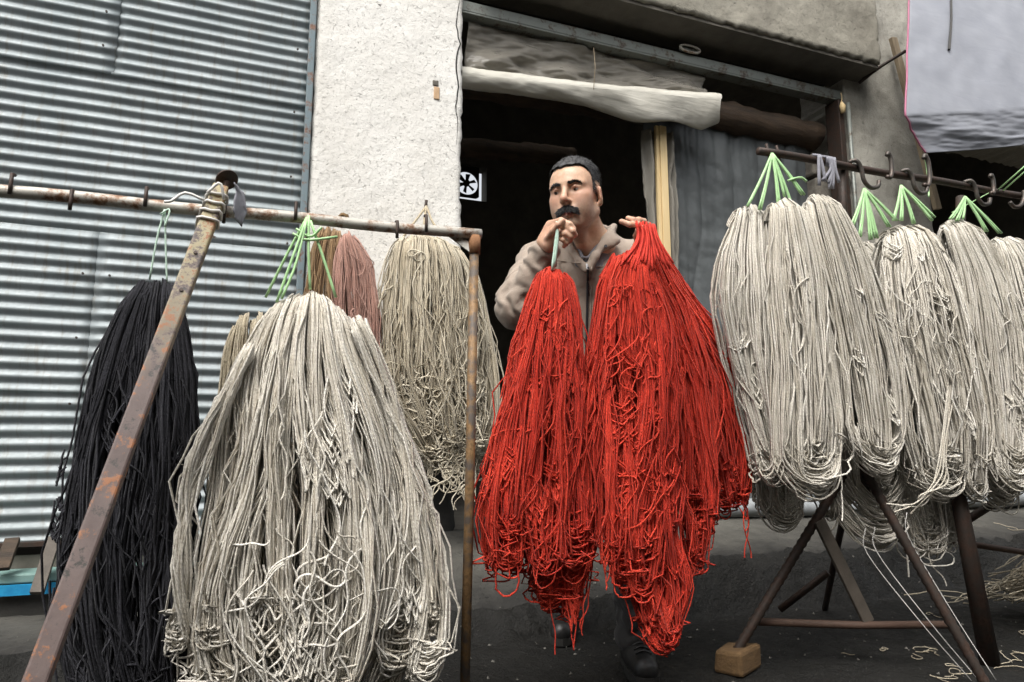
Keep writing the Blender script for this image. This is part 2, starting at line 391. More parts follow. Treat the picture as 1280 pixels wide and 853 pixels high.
def hank(sh, S, r, seed, N=45, sides=3, locks=10, uturn=.6, lobes=2, end=(.84, 1.0), amp=.006, lockamp=.014, wild=.06, kink=.0005, layers=(1, .8, .58), back=.16, tmul=1.0):
    g = np.random.default_rng(seed)
    uc = np.linspace(-.93, .93, locks)+g.normal(0, .25/locks, locks); lv = g.uniform(.74, 1.06, locks); le = g.uniform(*end, locks); lt = g.uniform(.25, .75, locks)
    lk = g.integers(0, locks, S); uA = np.clip(uc[lk]+g.normal(0, .36/locks, S), -1, 1)
    vA = lv[lk]*g.choice(layers, S)+g.normal(0, .03, S); vA = np.where(g.random(S) < back, -vA, vA)
    fr = g.random(S) < uturn
    lc = np.linspace(-1, 1, 2*lobes+1)[1::2]; m = lc[np.argmin(np.abs(uA[:, None]-lc), 1)]
    uB = np.where(fr, np.clip(2*m-uA+g.normal(0, .05, S), -1, 1), uA+g.normal(0, .08, S))
    vB = np.where(fr, vA*g.uniform(.9, 1.02, S), -vA)
    se = le[lk]+g.normal(0, .022, S)
    lockB = np.argmin(np.abs(uB[:, None]-uc), 1)
    na = int(N*.38); nb = N-2*na; top = -.07
    q = np.empty((S, N)); u = np.empty((S, N)); v = np.empty((S, N))
    tA = np.linspace(0, 1, na)[None]**1.5; q[:, :na] = top+(se[:, None]-top)*tA; q[:, -na:] = q[:, :na][:, ::-1]
    u[:, :na] = uA[:, None]; u[:, -na:] = uB[:, None]; v[:, :na] = vA[:, None]; v[:, -na:] = vB[:, None]
    th = np.linspace(0, np.pi, nb+2)[1:-1][None]
    wend = np.interp(se, sh.g, sh.hw)
    span = np.abs(uB-uA)*wend/2+np.abs(vB-vA)*sh.W*sh.ratio*.35
    hgt = np.clip(span*g.uniform(.7, 1.15, S), .006, .16)/sh.L
    q[:, na:na+nb] = se[:, None]+hgt[:, None]*np.sin(th)
    mix = (1-np.cos(th))/2; u[:, na:na+nb] = uA[:, None]*(1-mix)+uB[:, None]*mix; v[:, na:na+nb] = vA[:, None]*(1-mix)+vB[:, None]*mix
    q = np.where(v < 0, np.maximum(q, 0), q); u = u*(1-.8*(lockamp+1.6*amp)/sh.W); P = sh.at(u, v, q)
    qa = np.clip(np.abs(q), 0, 1.2); grow = np.clip(qa*2.2, 0, 1)
    fl = g.uniform(.5, 1.6, (locks, 2)); pl = g.uniform(0, 6.28, (locks, 2))
    side = np.zeros((S, N), int); side[:] = lk[:, None]; side[:, N//2:] = lockB[:, None]
    bl = np.clip((np.arange(N)-na)/max(nb, 1), 0, 1)[None]
    def lw(k, c): return np.sin(2*np.pi*fl[k, c][:, None]*qa+pl[k, c][:, None])
    for c, ax in ((0, 0), (1, 1)):
        w = lw(lk, c)*(1-bl)+lw(lockB, c)*bl
        P[..., ax] += lockamp*grow*w*(1 if ax == 0 else .8)
    A = np.where(g.random(S) < wild, amp*4.5, amp)
    for k in range(4):
        f = g.uniform(.6, 1.8, S)*(1, 2.4, 5.5, 12)[k]*.8; ph = g.uniform(0, 6.28, (S, 3)); a = A*(.9, .5, .36, .27)[k]*g.uniform(.4, 1.5, S)
        ss = np.cumsum(np.full((S, N), 1/N), 1)*2
        P[..., 0] += (a[:, None]*np.sin(2*np.pi*f[:, None]*ss+ph[:, :1]))*grow
        P[..., 1] += (.7*a[:, None]*np.sin(2*np.pi*f[:, None]*ss+ph[:, 1:2]))*grow
    P[..., 2] -= ((1-np.abs(vA))*.05+np.abs(g.normal(0, .006, S)))[:, None]*np.exp(-qa*14)
    P[..., 2] -= (g.uniform(0, 1, locks)**2*.03)[lk][:, None]*np.exp(-qa*9)
    P += g.normal(0, kink, P.shape)*grow[..., None]
    tone = np.clip(lt[lk]*.5+g.random(S)*.6*tmul, 0, 1)
    return (P, r*g.uniform(.82, 1.15, S), sides, tone)
def curls(sh, n, r, seed, q=(.3, .95), u=(-.95, .95), curl=0.56, N=28, step=.008, vv=(1.0, 1.14), sides=3, drop=.5):
    """loose ends that wander and coil over the surface of the hank"""
    g = np.random.default_rng(seed); u0 = g.uniform(*u, n); q0 = g.uniform(*q, n)
    tt = np.linspace(0, 1, N)[None]; hd = -np.pi/2+g.normal(0, .35, n)[:, None]+0*tt; st = step*g.uniform(.6, 1.3, n)[:, None]
    for k in range(3): hd = hd+curl*2.6/(k+1)**1.1*g.normal(0, .7, n)[:, None]*np.sin(2*np.pi*g.uniform(.5, 1.3, n)[:, None]*(k+1)*tt+g.uniform(0, 6.28, n)[:, None])
    X = np.cumsum(st*np.cos(hd), 1); Z = np.cumsum(st*np.sin(hd), 1)
    qq = q0[:, None]-Z/sh.L; w = np.interp(np.clip(qq, 0, 1), sh.g, sh.hw)
    uu = np.clip(u0[:, None]+X/w, -1.04, 1.04); v = g.uniform(*vv, n)[:, None]+.03*np.sin(np.linspace(0, 5, N))[None]
    P = sh.at(uu, v, np.clip(qq, .02, 1.04)); P[..., 2] -= np.clip(qq-1.04, 0, 1)*sh.L
    return (P, r*g.uniform(.8, 1.1, n), sides, np.clip(g.uniform(.4, 1.1, n), 0, 1))
def sags(sh, n, r, seed, q=(.4, .9), u=(-.9, .9), wid=(.02, .1), sag=(.03, .14), N=20, sides=3, vv=(1.0, 1.14)):
    """slack loops that hang off the front"""
    g = np.random.default_rng(seed); m = max(1, n//6); gi = g.integers(0, m, n); ln_ = g.uniform(.55, 1.1, n)
    u0 = g.uniform(*u, m)[gi]+g.normal(0, .03, n); q0 = g.uniform(*q, m)[gi]+g.normal(0, .02, n); wd = (g.uniform(*wid, m)*g.choice([-1, 1], m))[gi]*ln_; sg = g.uniform(*sag, m)[gi]*ln_; tl = g.uniform(-.5, .5, m)[gi]+g.normal(0, .1, n)
    t = np.linspace(0, 1, N)[None]; X = wd[:, None]*t+.15*wd[:, None]*np.sin(6.28*t); Zd = sg[:, None]*np.sin(np.pi*t)**.75+tl[:, None]*sg[:, None]*t
    qq = q0[:, None]+Zd/sh.L; w = np.interp(np.clip(qq, 0, 1), sh.g, sh.hw)
    uu = np.clip(u0[:, None]+X/w, -.99, .99)
    v = .8+(g.uniform(*vv, n)[:, None]-.8)*np.sin(np.pi*t)**.5
    P = sh.at(uu, v, qq); P[..., 2] -= np.clip(qq-1, 0, 1)*0
    P += g.normal(0, .0006, P.shape)
    return (P, r*g.uniform(.85, 1.1, n), sides, np.clip(g.uniform(.4, 1.1, n), 0, 1))
def skein(name, label, mat, Hs, group, cat='yarn skein', loose=None, twine=None, tmat='green', tr=.0028, fuzz=2):
    """Hs: list of (shape, hank kwargs); loose: list of tube sets; twine: list of polylines"""
    top = Hs[0][0]; z = max(h[0].z0 for h in Hs)
    t = thing(name, label, cat, (top.cx[0], top.Y, z), group)
    for sh, kw in Hs:
        hk = hank(sh, **kw); g = np.random.default_rng(kw['seed']+900); C = hk[0]; nf = int(C.shape[0]*fuzz)
        a, c = g.integers(0, C.shape[0], nf), g.integers(0, C.shape[1]-1, nf); p = C[a, c]+(C[a, c+1]-C[a, c])*g.random(nf)[:, None]
        d = g.normal(0, 1, (nf, 3)); d[:, 1] -= .6; d /= np.linalg.norm(d, axis=1, keepdims=True); ln = g.uniform(.005, .013, nf)[:, None]; d2 = d+g.normal(0, .6, (nf, 3))
        fz = (np.stack([p, p+d*ln*.6, p+(d*.6+d2*.5)*ln], 1), .00035, 3, g.random(nf))
        yarn_obj('hank', [hk, fz], mat, t, kind='stuff')
    if loose: yarn_obj('loose_strands', loose, mat, t, kind='stuff')
    if twine:
        for pl in twine:
            b = MB(); P = spline(pl, 8) if len(pl) > 2 else np.array(pl, float); b.tube(P, tr, 5); b.build('tie_string', tmat, t, True)
    return t

# ------------------------------------------------------------------ the ground and the building
def ground_z(x, y):
    P = np.stack([x*1.3, y*1.3, 0*x], -1); a = np.clip((y-2.56)/.16, 0, 1); a = a*a*(3-2*a)
    hi = np.clip((x-.3)/.5, 0, 1); rt = np.clip((x-1.5)/.7, 0, 1); rt = rt*rt*(3-2*rt); r = np.clip((y-2.72)/.55, 0, 1)
    f0 = .085+.135*rt; z = a*(f0+.03*fbm(P*2.2, 3, 5))+r*(.325-f0)*hi
    e = np.exp(-((y-2.66-.06*fbm(P*1.5, 3, 9))/.12)**2); z += e*(.07*fbm(P*7, 5, 3)+.03*fbm(P*25, 3, 6))+.006*fbm(P*22, 3, 8)
    return z+.012*fbm(P*3, 4, 2)*np.clip((3.0-y)/.3, .25, 1)
xs = np.concatenate([[-600, -120, -30, -10, -5], np.linspace(-3, 6.5, 320), [8, 12, 40, 150, 600]])
ys = np.concatenate([[-600, -120, -30, -8, -2], np.linspace(0, 2.5, 90), np.linspace(2.52, 3.4, 90), [4, 6, 9, 30, 200, 600]])
gx, gy = np.meshgrid(xs, ys, indexing='ij'); gz = ground_z(gx, gy); gz[gy > 3.45] = -.02; gz[(gx < -2.9) | (gx > 6.4)] = np.minimum(gz[(gx < -2.9) | (gx > 6.4)], .12)
idx = np.arange(gx.size).reshape(gx.shape)
quads = np.stack([idx[:-1, :-1].ravel(), idx[1:, :-1].ravel(), idx[1:, 1:].ravel(), idx[:-1, 1:].ravel()], 1)
# the street is the low part, the apron along the shop front the raised part
yc = (gy[:-1, :-1]+gy[1:, 1:]).ravel()/2; isap = (yc > 2.74+.05*fbm(np.stack([(gx[:-1, :-1]).ravel()*4, yc*4, yc*0], -1), 3, 13)) & (yc < 3.45)
Vg = np.stack([gx, gy, gz], -1).reshape(-1, 3)
def sub(mask):
    q = quads[mask]; u, inv = np.unique(q, return_inverse=True); return Vg[u], inv.reshape(-1, 4)
v, f = sub(~isap); link('street', v, f, 'ground', None, True, loc=(0, 0, 0), kind='structure')
v, f = sub(isap); link('apron', v, f, 'step', None, True, loc=(0, 0, 0), kind='structure')

bd = thing('building', 'low concrete shop building with a shuttered bay and an open dark doorway', 'building', (1.5, D+.2, 0))
# rough wall slabs: a gridded front face with displaced edges
def slab(name, x0, x1, z0, z1, yf, yb, mat, parent, amp=.006, edge=.02, seed=0, n=60, **pr):
    nu = max(8, int((x1-x0)*n/1.0)); nv = max(8, int((z1-z0)*n/1.0)); nu = min(nu, 200); nv = min(nv, 160)
    u, w = np.meshgrid(np.linspace(0, 1, nu), np.linspace(0, 1, nv), indexing='ij')
    X = x0+(x1-x0)*u; Z = z0+(z1-z0)*w
    P = np.stack([X*7, Z*0+seed, Z*7], -1); nz = fbm(P, 4, seed)
    ed = np.minimum(np.minimum(X-x0, x1-X), np.minimum(Z-z0, z1-Z)); rnd = np.clip(1-ed/.02, 0, 1)**2*.012
    ef = np.clip(1-ed/.05, 0, 1)
    Xd = X+ef*edge*fbm(P*4, 4, seed+4)*((X-x0 < .05) | (x1-X < .05)); Zd = Z+ef*edge*fbm(P*4+9, 4, seed+5)*((Z-z0 < .05) | (z1-Z < .05))
    Yf = yf+amp*nz+rnd
    Fr = np.stack([Xd, Yf, Zd], -1).reshape(-1, 3); i = np.arange(nu*nv).reshape(nu, nv)
    fc = [tuple(q) for q in np.stack([i[:-1, :-1].ravel(), i[1:, :-1].ravel(), i[1:, 1:].ravel(), i[:-1, 1:].ravel()], 1)]
    ring = list(i[:, 0])+list(i[-1, 1:])+list(i[-2::-1, -1])+list(i[0, -2:0:-1])
    V = list(map(tuple, Fr)); o = len(V); V += [(Fr[k][0], yb, Fr[k][2]) for k in ring]; m = len(ring)
    fc += [(ring[(k+1) % m], ring[k], o+k, o+(k+1) % m) for k in range(m)]; fc.append(tuple(o+k for k in range(m-1, -1, -1)))
    ob = link(name, V, fc, mat, parent, False, **pr)
    sm = np.zeros(len(ob.data.polygons), bool); sm[:len(fc)-m-1] = True; ob.data.polygons.foreach_set('use_smooth', sm); return ob
PX0, PX1 = .205, .965                                        # the white pillar
slab('pillar', PX0, PX1, .62, 5.2, D, D+.42, 'plaster', bd, .004, .012, 1)
slab('pillar_foot', PX0+.01, PX1-.012, .0, .618, D+.012, D+.42, 'dark', bd, .012, .02, 2)  # bottom of the pillar, near-black all over
slab('lintel', 1.05, 3.93, 3.335, 5.2, D-.12, D+.21, 'conc', bd, .014, .022, 3, 90)
slab('pillar', 3.79, 4.57, .0, 5.2, D+.09, D+.5, 'pillar', bd, .016, .03, 6)
slab('lintel', 4.575, 8.5, 3.15, 5.2, D+.16, D+.45, 'conc', bd, .012, .03, 8)
slab('lintel', -4, .19, 3.62, 5.2, D+.02, D+.4, 'conc', bd, .012, .03, 9)
b = MB(); b.box((3.935, D-.03, 3.345), (3.985, D+.085, 5.2)); b.build('wall_joint', 'dark', bd)
b = MB(); b.box((1.06, D-.095, 3.312), (3.92, D+.215, 3.332)); b.build('soffit', 'soot', bd)
b = MB(); b.box((-4.2, D+.45, 3.75), (9, D+5.2, 3.95)); b.build('roof', 'soot', bd)
# the room behind, closed on all sides, with a hole for the fan at the back
BY = 7.4; fx0, fx1, fz0, fz1 = 1.98, 2.50, 3.63, 4.06
b = MB(); b.box((-4.2, D+.42, -.1), (-4.0, BY+.2, 5.0)); b.build('side_wall', 'soot', bd); b = MB(); b.box((9, D+.42, -.1), (9.2, BY+.2, 5.0)); b.build('side_wall', 'soot', bd)
b = MB(); b.box((-4.2, BY, -.1), (fx0, BY+.2, 5.0)); b.box((fx1, BY, -.1), (9.0, BY+.2, 5.0)); b.box((fx0, BY, -.1), (fx1, BY+.2, fz0)); b.box((fx0, BY, fz1), (fx1, BY+.2, 5.0)); b.build('back_wall', 'soot', bd)
b = MB(); b.box((-4.2, D+.46, 5.0), (9.2, BY+.2, 5.2)); b.build('ceiling', 'soot', bd)
b = MB(); b.box((-4.2, D+.43, 5.2), (9.2, D+.46, 5.6)); b.build('parapet', 'soot', bd)
bpy.data.objects.remove(bpy.data.objects['roof'])
b = MB(); b.box((-4.2, D+.05, -.1), (9.2, BY, .30)); b.build('interior_floor', 'soot', bd)
b = MB(); b.box((-.02+.2, D+.43, .3), (.24, BY, 5.0)); b.build('partition', 'soot', bd)
# broken plaster patch with a brick showing
c0 = pt(546, 112, D-.004)
def patch(u, w):
    a = 2*np.pi*u; r = (.030+.008*np.sin(3*a+1)+.006*np.sin(7*a))*w; return np.stack([c0[0]+r*np.cos(a)*.7, D-.006+.004*w*0+0*u, c0[2]+r*np.sin(a)*1.9], -1)
b = MB(); b.box((c0[0]-.015, D-.005, c0[2]-.055), (c0[0]+.016, D+.03, c0[2]+.015)); bevel(b.build('brick', 'brick', bd), .004)
b = MB(); b.box((c0[0]-.022, D-.004, c0[2]+.02), (c0[0]+.010, D+.03, c0[2]+.052)); bevel(b.build('brick', 'stone', bd), .004)
# long crack down the edge of the pillar
g = np.random.default_rng(3); zz = np.linspace(3.2, 2.3, 26); b = MB()
b.tube([(PX1-.030+.006*math.sin(k*.9)+g.normal(0, .003), D-.001, z) for k, z in enumerate(zz)], [max(.0006, .0045*math.sin(3.14*k/25)) for k in range(26)], 5); b.build('crack', 'dark', bd)
# right hand jamb of rough stones beside the door
g = np.random.default_rng(12)
for k in range(14):
    z0 = .34+k*.175; w = g.uniform(.0, .03)
    b = MB(); b.box((3.62-w, D+.20+g.uniform(0, .02), z0+.006), (3.785, D+.42, z0+.165)); bevel(b.build('stone', 'stone', bd), .018, 2)

ob = thing('building', 'weathered concrete building facing the yarn shop across the street', 'building', (0, -3.5, 0))
slab('wall', -14, 14, 0, 5.2, -3.9, -3.6, 'conc', ob, .02, .02, 15)  # out-of-view wall behind the camera, added to cut off the low sky
# ------------------------------------------------------------------ corrugated shutter at the left
sh = thing('corrugated_shutter', 'closed galvanised corrugated shutter of overlapping sheets on the left', 'shutter', (-1.0, D+.06, .35))
pitch = .0555
def corr(x0, x1, z0, z1, off, seed):
    n = int((z1-z0)/pitch*9); nx = max(4, int((x1-x0)/.05))
    def fn(u, w):
        x = x0+(x1-x0)*u; z = z0+(z1-z0)*w
        y = D+.055+off-.0078*np.sin(2*np.pi*z/pitch)
        y = y+.007*fbm(np.stack([x*2.2+seed, z*2.2, 0*x], -1), 3, seed)+.0025*fbm(np.stack([x*9, z*9, 0*x+seed], -1), 2, seed)
        return np.stack([x, y, z+.004*fbm(np.stack([x*1.5, z*.8, 0*x+seed], -1), 2, seed)], -1)
    V, Fc = grid(fn, nx, n); o = link('corrugated_sheet', V, Fc, 'galv', sh, True); solid(o, .0015); return o
rows_ = [(.353, .953, (-2.4, -.64, .19)), (.948, 1.655, (-2.4, -.645, .19)), (1.648, 2.395, (-2.4, .19)), (2.388, 3.64, (-2.4, -.66, .19))]
k = 0
for r, (z0, z1, cuts) in enumerate(rows_):
    for a, c in zip(cuts[:-1], cuts[1:]):
        corr(a-.012 if a > -2 else a, c, z0, z1, -.0022*(r % 2)-.0018*(k % 2), k+3); k += 1
proto = None
for (xx, zr) in ((-.70, np.arange(.6, 1.65, 5*pitch)), (-.60, np.arange(.62, 1.6, 5*pitch)), (-.71, np.arange(2.5, 3.0, 3*pitch)), (.12, np.arange(.7, 3.0, 6*pitch))):
    for z in zr:
        z = round(z/pitch-.25)*pitch+.25*pitch
        if proto is None:
            b = MB(); b.disc((xx, D+.028, z), (0, -1, 0), .005, .008, 8); proto = b.build('screw', 'iron', sh); pz = (xx, z)
        else:
            o = proto.copy(); COL.objects.link(o); o.location = (xx-pz[0], 0, z-pz[1])
b = MB(); b.box((.17, D-.012, .35), (.20, D+.055, 3.64)); o = b.build('edge_trim', m_rust('blue_grey_trim', (.16, .21, .23), amt=.45), sh); bevel(o, .004)
b = MB(); b.box((-2.4, D+.02, .335), (.169, D+.085, .352)); b.build('bottom_rail', 'iron', sh)
ds = thing('door_sill', 'teal painted steel sill with a blue front edge under the corrugated shutter', 'sill', (-.8, D-.1, .15))
b = MB(); b.box((-2.6, D-.10, .215), (.14, D+.05, .25)); bevel(b.build('sill_top', 'teal', ds), .006)
b = MB(); b.box((-2.6, D-.112, .175), (.13, D-.104, .214)); b.build('front_strip', 'blue', ds)
b = MB(); b.box((-2.6, D-.08, .05), (.13, D+.05, .1745)); b.build('sill_gap', 'dark', ds)  # black box stands in for the shade in the gap below the sill
b = MB(); b.bar(pt(2, 712, D-.13), pt(16, 674, D-.02), .05, .02); bevel(link('wood_scrap', b.v, b.f, 'log', label='short brown board scrap propped on the teal sill', cat='board'), .003)
b = MB(); b.bar(pt(46, 742, D-.2), pt(68, 672, D-.06), .045, .02); bevel(link('metal_scrap', b.v, b.f, 'flatbar', label='grey flat metal strip leaning on the teal sill behind the black yarn', cat='metal strip'), .002)

# ------------------------------------------------------------------ the doorway: rolled shutter, plastic, curtain
rs = thing('roller_shutter', 'rolled-up steel door shutter with its bottom bar under the concrete lintel', 'shutter', (2.4, D+.3, 3.15))
for k in range(4):
    b = MB(); z = 3.20+k*.082
    b.box((.99, D+.22, z), (3.76, D+.235, z+.078)); bevel(b.build('slat', m_rust('shaded_slat', (.018, .018, .016), amt=.42, under=(.03,.018,.012)) if k == 0 else bpy.data.materials['shaded_slat'], rs), .006)  # darkness under the lintel is put into the slats' near-black colour
b = MB(); b.box((.97, D+.085, 3.130), (3.765, D+.165, 3.142)); b.box((.97, D+.085, 3.143), (3.765, D+.098, 3.205)); bevel(b.build('bottom_bar', 'steel', rs), .003)
hp = pt(862, 62, D+.07); b = MB(); b.tube([hp+np.array([.075*math.cos(a), -.005, .022*math.sin(a)]) for a in np.linspace(0, 6.283, 22)], .008, 8); b.build('handle', 'bar', rs, True)
b = MB(); b.box((hp[0]-.07, D+.078, hp[2]-.018), (hp[0]+.07, D+.084, hp[2]+.018)); b.build('handle_plate', 'steel', rs)
b = MB(); b.box((3.70, D+.06, .3), (3.745, D+.18, 3.125)); bevel(b.build('guide_rail', 'iron', rs), .004)
b = MB(); b.tube([(3.772, D+.05, .3), (3.770, D+.05, 2.2), (3.776, D+.05, 3.1)], .014, 8); link('conduit', b.v, b.f, 'steel', None, True, label='thin grey vertical pipe along the right door jamb', cat='pipe')
p = pt(1052, 128, D+.04)
b = MB(); b.tube(spline([p+[0, 0, .07], p+[.006, 0, .03], p+[-.004, 0, 0]], 6), .003, 5); b.tube([p+[0, 0, .0], p+[0, -.004, -.03], p+[.004, 0, -.075], p+[0, 0, -.08]], [.008, .021, .015, .003], 8); link('hanging_tag', b.v, b.f, 'wood', None, True, label='small pale gourd-like charm hanging from the right end of the shutter bar', cat='charm')
def log(name, p, q, r, mat, label, seed, sagz=0):
    g = np.random.default_rng(seed); n = 26; t = np.linspace(0, 1, n)[:, None]; P = p+(q-p)*t; P[:, 2] += g.normal(0, .004, n)-sagz*np.sin(np.pi*t[:, 0])
    b = MB(); b.tube(P, r*(1+.06*np.sin(np.arange(n)*1.3)+g.normal(0, .03, n)), 14); return link(name, b.v, b.f, mat, None, True, label=label, cat='beam', group='round beams in the doorway')
log('wooden_beam', np.array([1.8, D+.27, 2.95]), np.array([3.68, D+.27, 2.93]), .10, 'log', 'thick brown log beam above the grey plastic curtain', 4)
log('wooden_beam', pt(560, 108, D+.55), pt(860, 150, D+.60), .055, 'log', 'thin brown beam just below the rolled milky plastic', 5, .02)
log('wooden_beam', pt(560, 184, D+1.3), pt(715, 196, D+1.4), .075, 'log', 'brown beam deep in the dark room, level with the man\'s hair', 6)
# plastic sheet rolled up across the doorway
A, B = pt(574, 97, D+.12), pt(893, 131, D+.05)
def rollfn(u, w):
    a = 2*np.pi*w; sg = np.clip((u-.30)/.45, 0, 1); sg = sg*sg*(3-2*sg); en = np.clip((u-.95)/.05, 0, 1)
    P3 = np.stack([u*9, np.cos(a)*1.3+u*3, np.sin(a)*1.3], -1); r = .058+.012*u+.007*fbm(P3, 3, 2)-.011*np.abs(fbm(P3*np.array([1.3, 1.2, 1.2])+5, 3, 12))
    lo = np.clip(-np.sin(a), 0, 1); c = A+(B-A)*u[:, None]; c = c+np.array([0, 0, -1.0])*(.012*np.sin(np.pi*u))[:, None]
    dz = r*np.sin(a)-lo*sg*(.088+.012*np.sin(u*21)-.05*en); dy = -r*np.cos(a)*(1-.3*lo*sg)+.02*lo*sg*np.sin(u*17+w*6)
    return c+np.stack([(.012*np.sin(a*3)+.02*lo)*en, dy, dz], -1)
rp = thing('rolled_plastic_sheet', 'long milky plastic sheet rolled up under the shutter above the man', 'plastic sheet', (A+B)/2)
V, Fc = grid(rollfn, 150, 40); link('roll', V, Fc, 'clear', rp, True)
T0, T1 = pt(584, 30, D+.16), pt(880, 96, D+.16)
def upfn(u, w):
    top = T0+(T1-T0)*u[:, None]; bot = A+(B-A)*(.02+.95*u)[:, None]+np.array([0, .03, .03]); p = top+(bot-top)*w[:, None]
    n = fbm(np.stack([u*7+w*2, w*3, 0*u], -1), 4, 11); n2 = np.abs(fbm(np.stack([u*4-w*2, w*1.6, 0*u+3], -1), 2, 21))
    n3 = np.abs(fbm(np.stack([u*5+w*2, w*2.5-u*5, 0*u+7], -1), 2, 31)); p[:, 1] += .06*n-.055*n2-.03*n3-.0; p[:, 2] += -.05*np.sin(np.pi*u)*(1-w)*0+.012*n; return p
V, Fc = grid(upfn, 110, 50); solid(link('upper_sheet', V, Fc, 'film', rp, True), .0015)
b = MB()
for px in (742,):
    q = pt(px, 60, D+.06); r_ = pt(px, 112, D-.03); b.tube([q, (q+r_)/2+[0, -.02, 0], r_], .0022, 5)
b.build('tie_string', 'plank', rp, True)
# pine post and the crumpled film nailed to it
p0, p1 = pt(826, 150, D+.17), pt(826, 600, D+.17)
dp = thing('door_post', 'pale new pine post standing in the doorway behind the man', 'post', (p0[0], D+.17, .3))
b = MB(); b.box((p0[0]-.022, D+.15, .3), (p0[0]+.026, D+.19, 2.72)); bevel(b.build('upright', 'wood', dp), .003)
b = MB(); b.box((p0[0]-.046, D+.16, 1.95), (p0[0]-.024, D+.185, 2.72)); bevel(b.build('batten', 'wood', dp), .002)
def crump(x0, x1, seed, ripp):
    def fn(u, w):
        z = 2.70-2.3*w; n = fbm(np.stack([u*2, z*5, 0*u], -1), 4, seed); x = x0+(x1-x0)*(u+.18*n*(u-.2)); y = D+.19+.022*np.sin(u*ripp+3*n)+.03*n; return np.stack([x, y, z], -1)
    return grid(fn, 14, 120)
cf = thing('film_strip', 'crumpled clear film strips hanging on both sides of the pine post', 'plastic film', (p0[0], D+.2, .4))
for (a, c, s_) in ((p0[0]-.115, p0[0]-.040, 31), (p0[0]+.03, p0[0]+.115, 33)):
    V, Fc = crump(a, c, s_, 9); solid(link('strip', V, Fc, 'film', cf, True), .002)
def curt(u, w):
    x = 2.26+(3.66-2.26)*u; z = 2.93-2.58*w
    n = fbm(np.stack([x*2.2, z*1.2, 0*x], -1), 3, 41); v_ = fbm(np.stack([x*9, z*.5, 0*x+5], -1), 3, 43); k_ = np.abs(fbm(np.stack([x*5+z*2, z*6, 0*x], -1), 2, 47))
    fo = np.abs(np.sin(x*13+2.2*n+.5*np.sin(z*1.7)))**.5*(.6+.8*fbm(np.stack([x*3, z*.3, 0*x], -1), 2, 48))
    y = D+.30+.03*n+.03*v_-.03*k_*np.clip(w*3, 0, 1)-.028*fo+.008*fbm(np.stack([x*16+z*5, z*13, 0*x], -1), 2, 49)
    return np.stack([x, y, z], -1)
V, Fc = grid(curt, 150, 180); o = link('plastic_curtain', V, Fc, 'curtain', None, True, label='dark grey plastic curtain covering the right half of the doorway', cat='curtain'); solid(o, .003)
b = MB(); xs_ = np.linspace(2.3, 5.4, 40); b.tube([(x, D-.02, .375+.012*math.sin(x*3)) for x in xs_], [.05+.006*math.sin(x*7) for x in xs_], 14)
link('sill_roll', b.v, b.f, simple('dusty_grey_cover', (.20, .21, .21), (.34, .36, .37), 7, .5, 0, .5, .01), None, True, label='grey plastic-wrapped round sill lying along the foot of the curtain', cat='sill')

# the fan in its window hole
fan = thing('exhaust_fan', 'small six-bladed exhaust fan against bright daylight in the back wall', 'fan', (2.27, BY+.02, 3.85))
fc_ = np.array([2.262, BY+.05, 3.85]); fr_ = .145
b = MB(); n = 40; hx0, hx1, hz0, hz1 = fx0-.02, 2.418, 3.676, fz1+.02
ring = [(fc_[0]+fr_*math.cos(2*math.pi*k/n), fc_[2]+fr_*math.sin(2*math.pi*k/n)) for k in range(n)]
def edgept(k):
    a = 2*math.pi*k/n; dx, dz = math.cos(a), math.sin(a); t = min((hx1-fc_[0])/dx if dx > 1e-6 else ((hx0-fc_[0])/dx if dx < -1e-6 else 9), (hz1-fc_[2])/dz if dz > 1e-6 else ((hz0-fc_[2])/dz if dz < -1e-6 else 9)); return (fc_[0]+dx*t, fc_[2]+dz*t)
V = []; Fq = []
for yy in (BY+.04, BY+.07):
    V += [(x, yy, z) for x, z in ring]+[(*[edgept(k)[0]], yy, edgept(k)[1]) for k in range(n)]
for k in range(n):
    j = (k+1) % n; Fq += [(k, j, n+j, n+k), (2*n+k, 3*n+k, 3*n+j, 2*n+j), (k, 2*n+k, 2*n+j, j), (n+k, n+j, 3*n+j, 3*n+k)]
link('housing', V, Fq, 'dark', fan)
b = MB(); b.disc(fc_, (0, 1, 0), .038, .05, 18); b.build('hub', 'dark', fan)
pb = None
for k in range(6):
    a = math.radians(20+60*k); e = np.array([math.cos(a), 0, math.sin(a)]); s_ = np.array([-math.sin(a), 0, math.cos(a)]); y_ = np.array([0, 1.0, 0])
    V = [fc_+e*.03-s_*.014-y_*.008, fc_+e*.03+s_*.014+y_*.008, fc_+e*.118+s_*.026+y_*.016, fc_+e*.118-s_*.026-y_*.016]; V = V+[p+y_*.003 for p in V]
    link('blade', V, [(0, 1, 2, 3), (7, 6, 5, 4), (0, 4, 5, 1), (1, 5, 6, 2), (2, 6, 7, 3), (3, 7, 4, 0)], 'dark', fan)

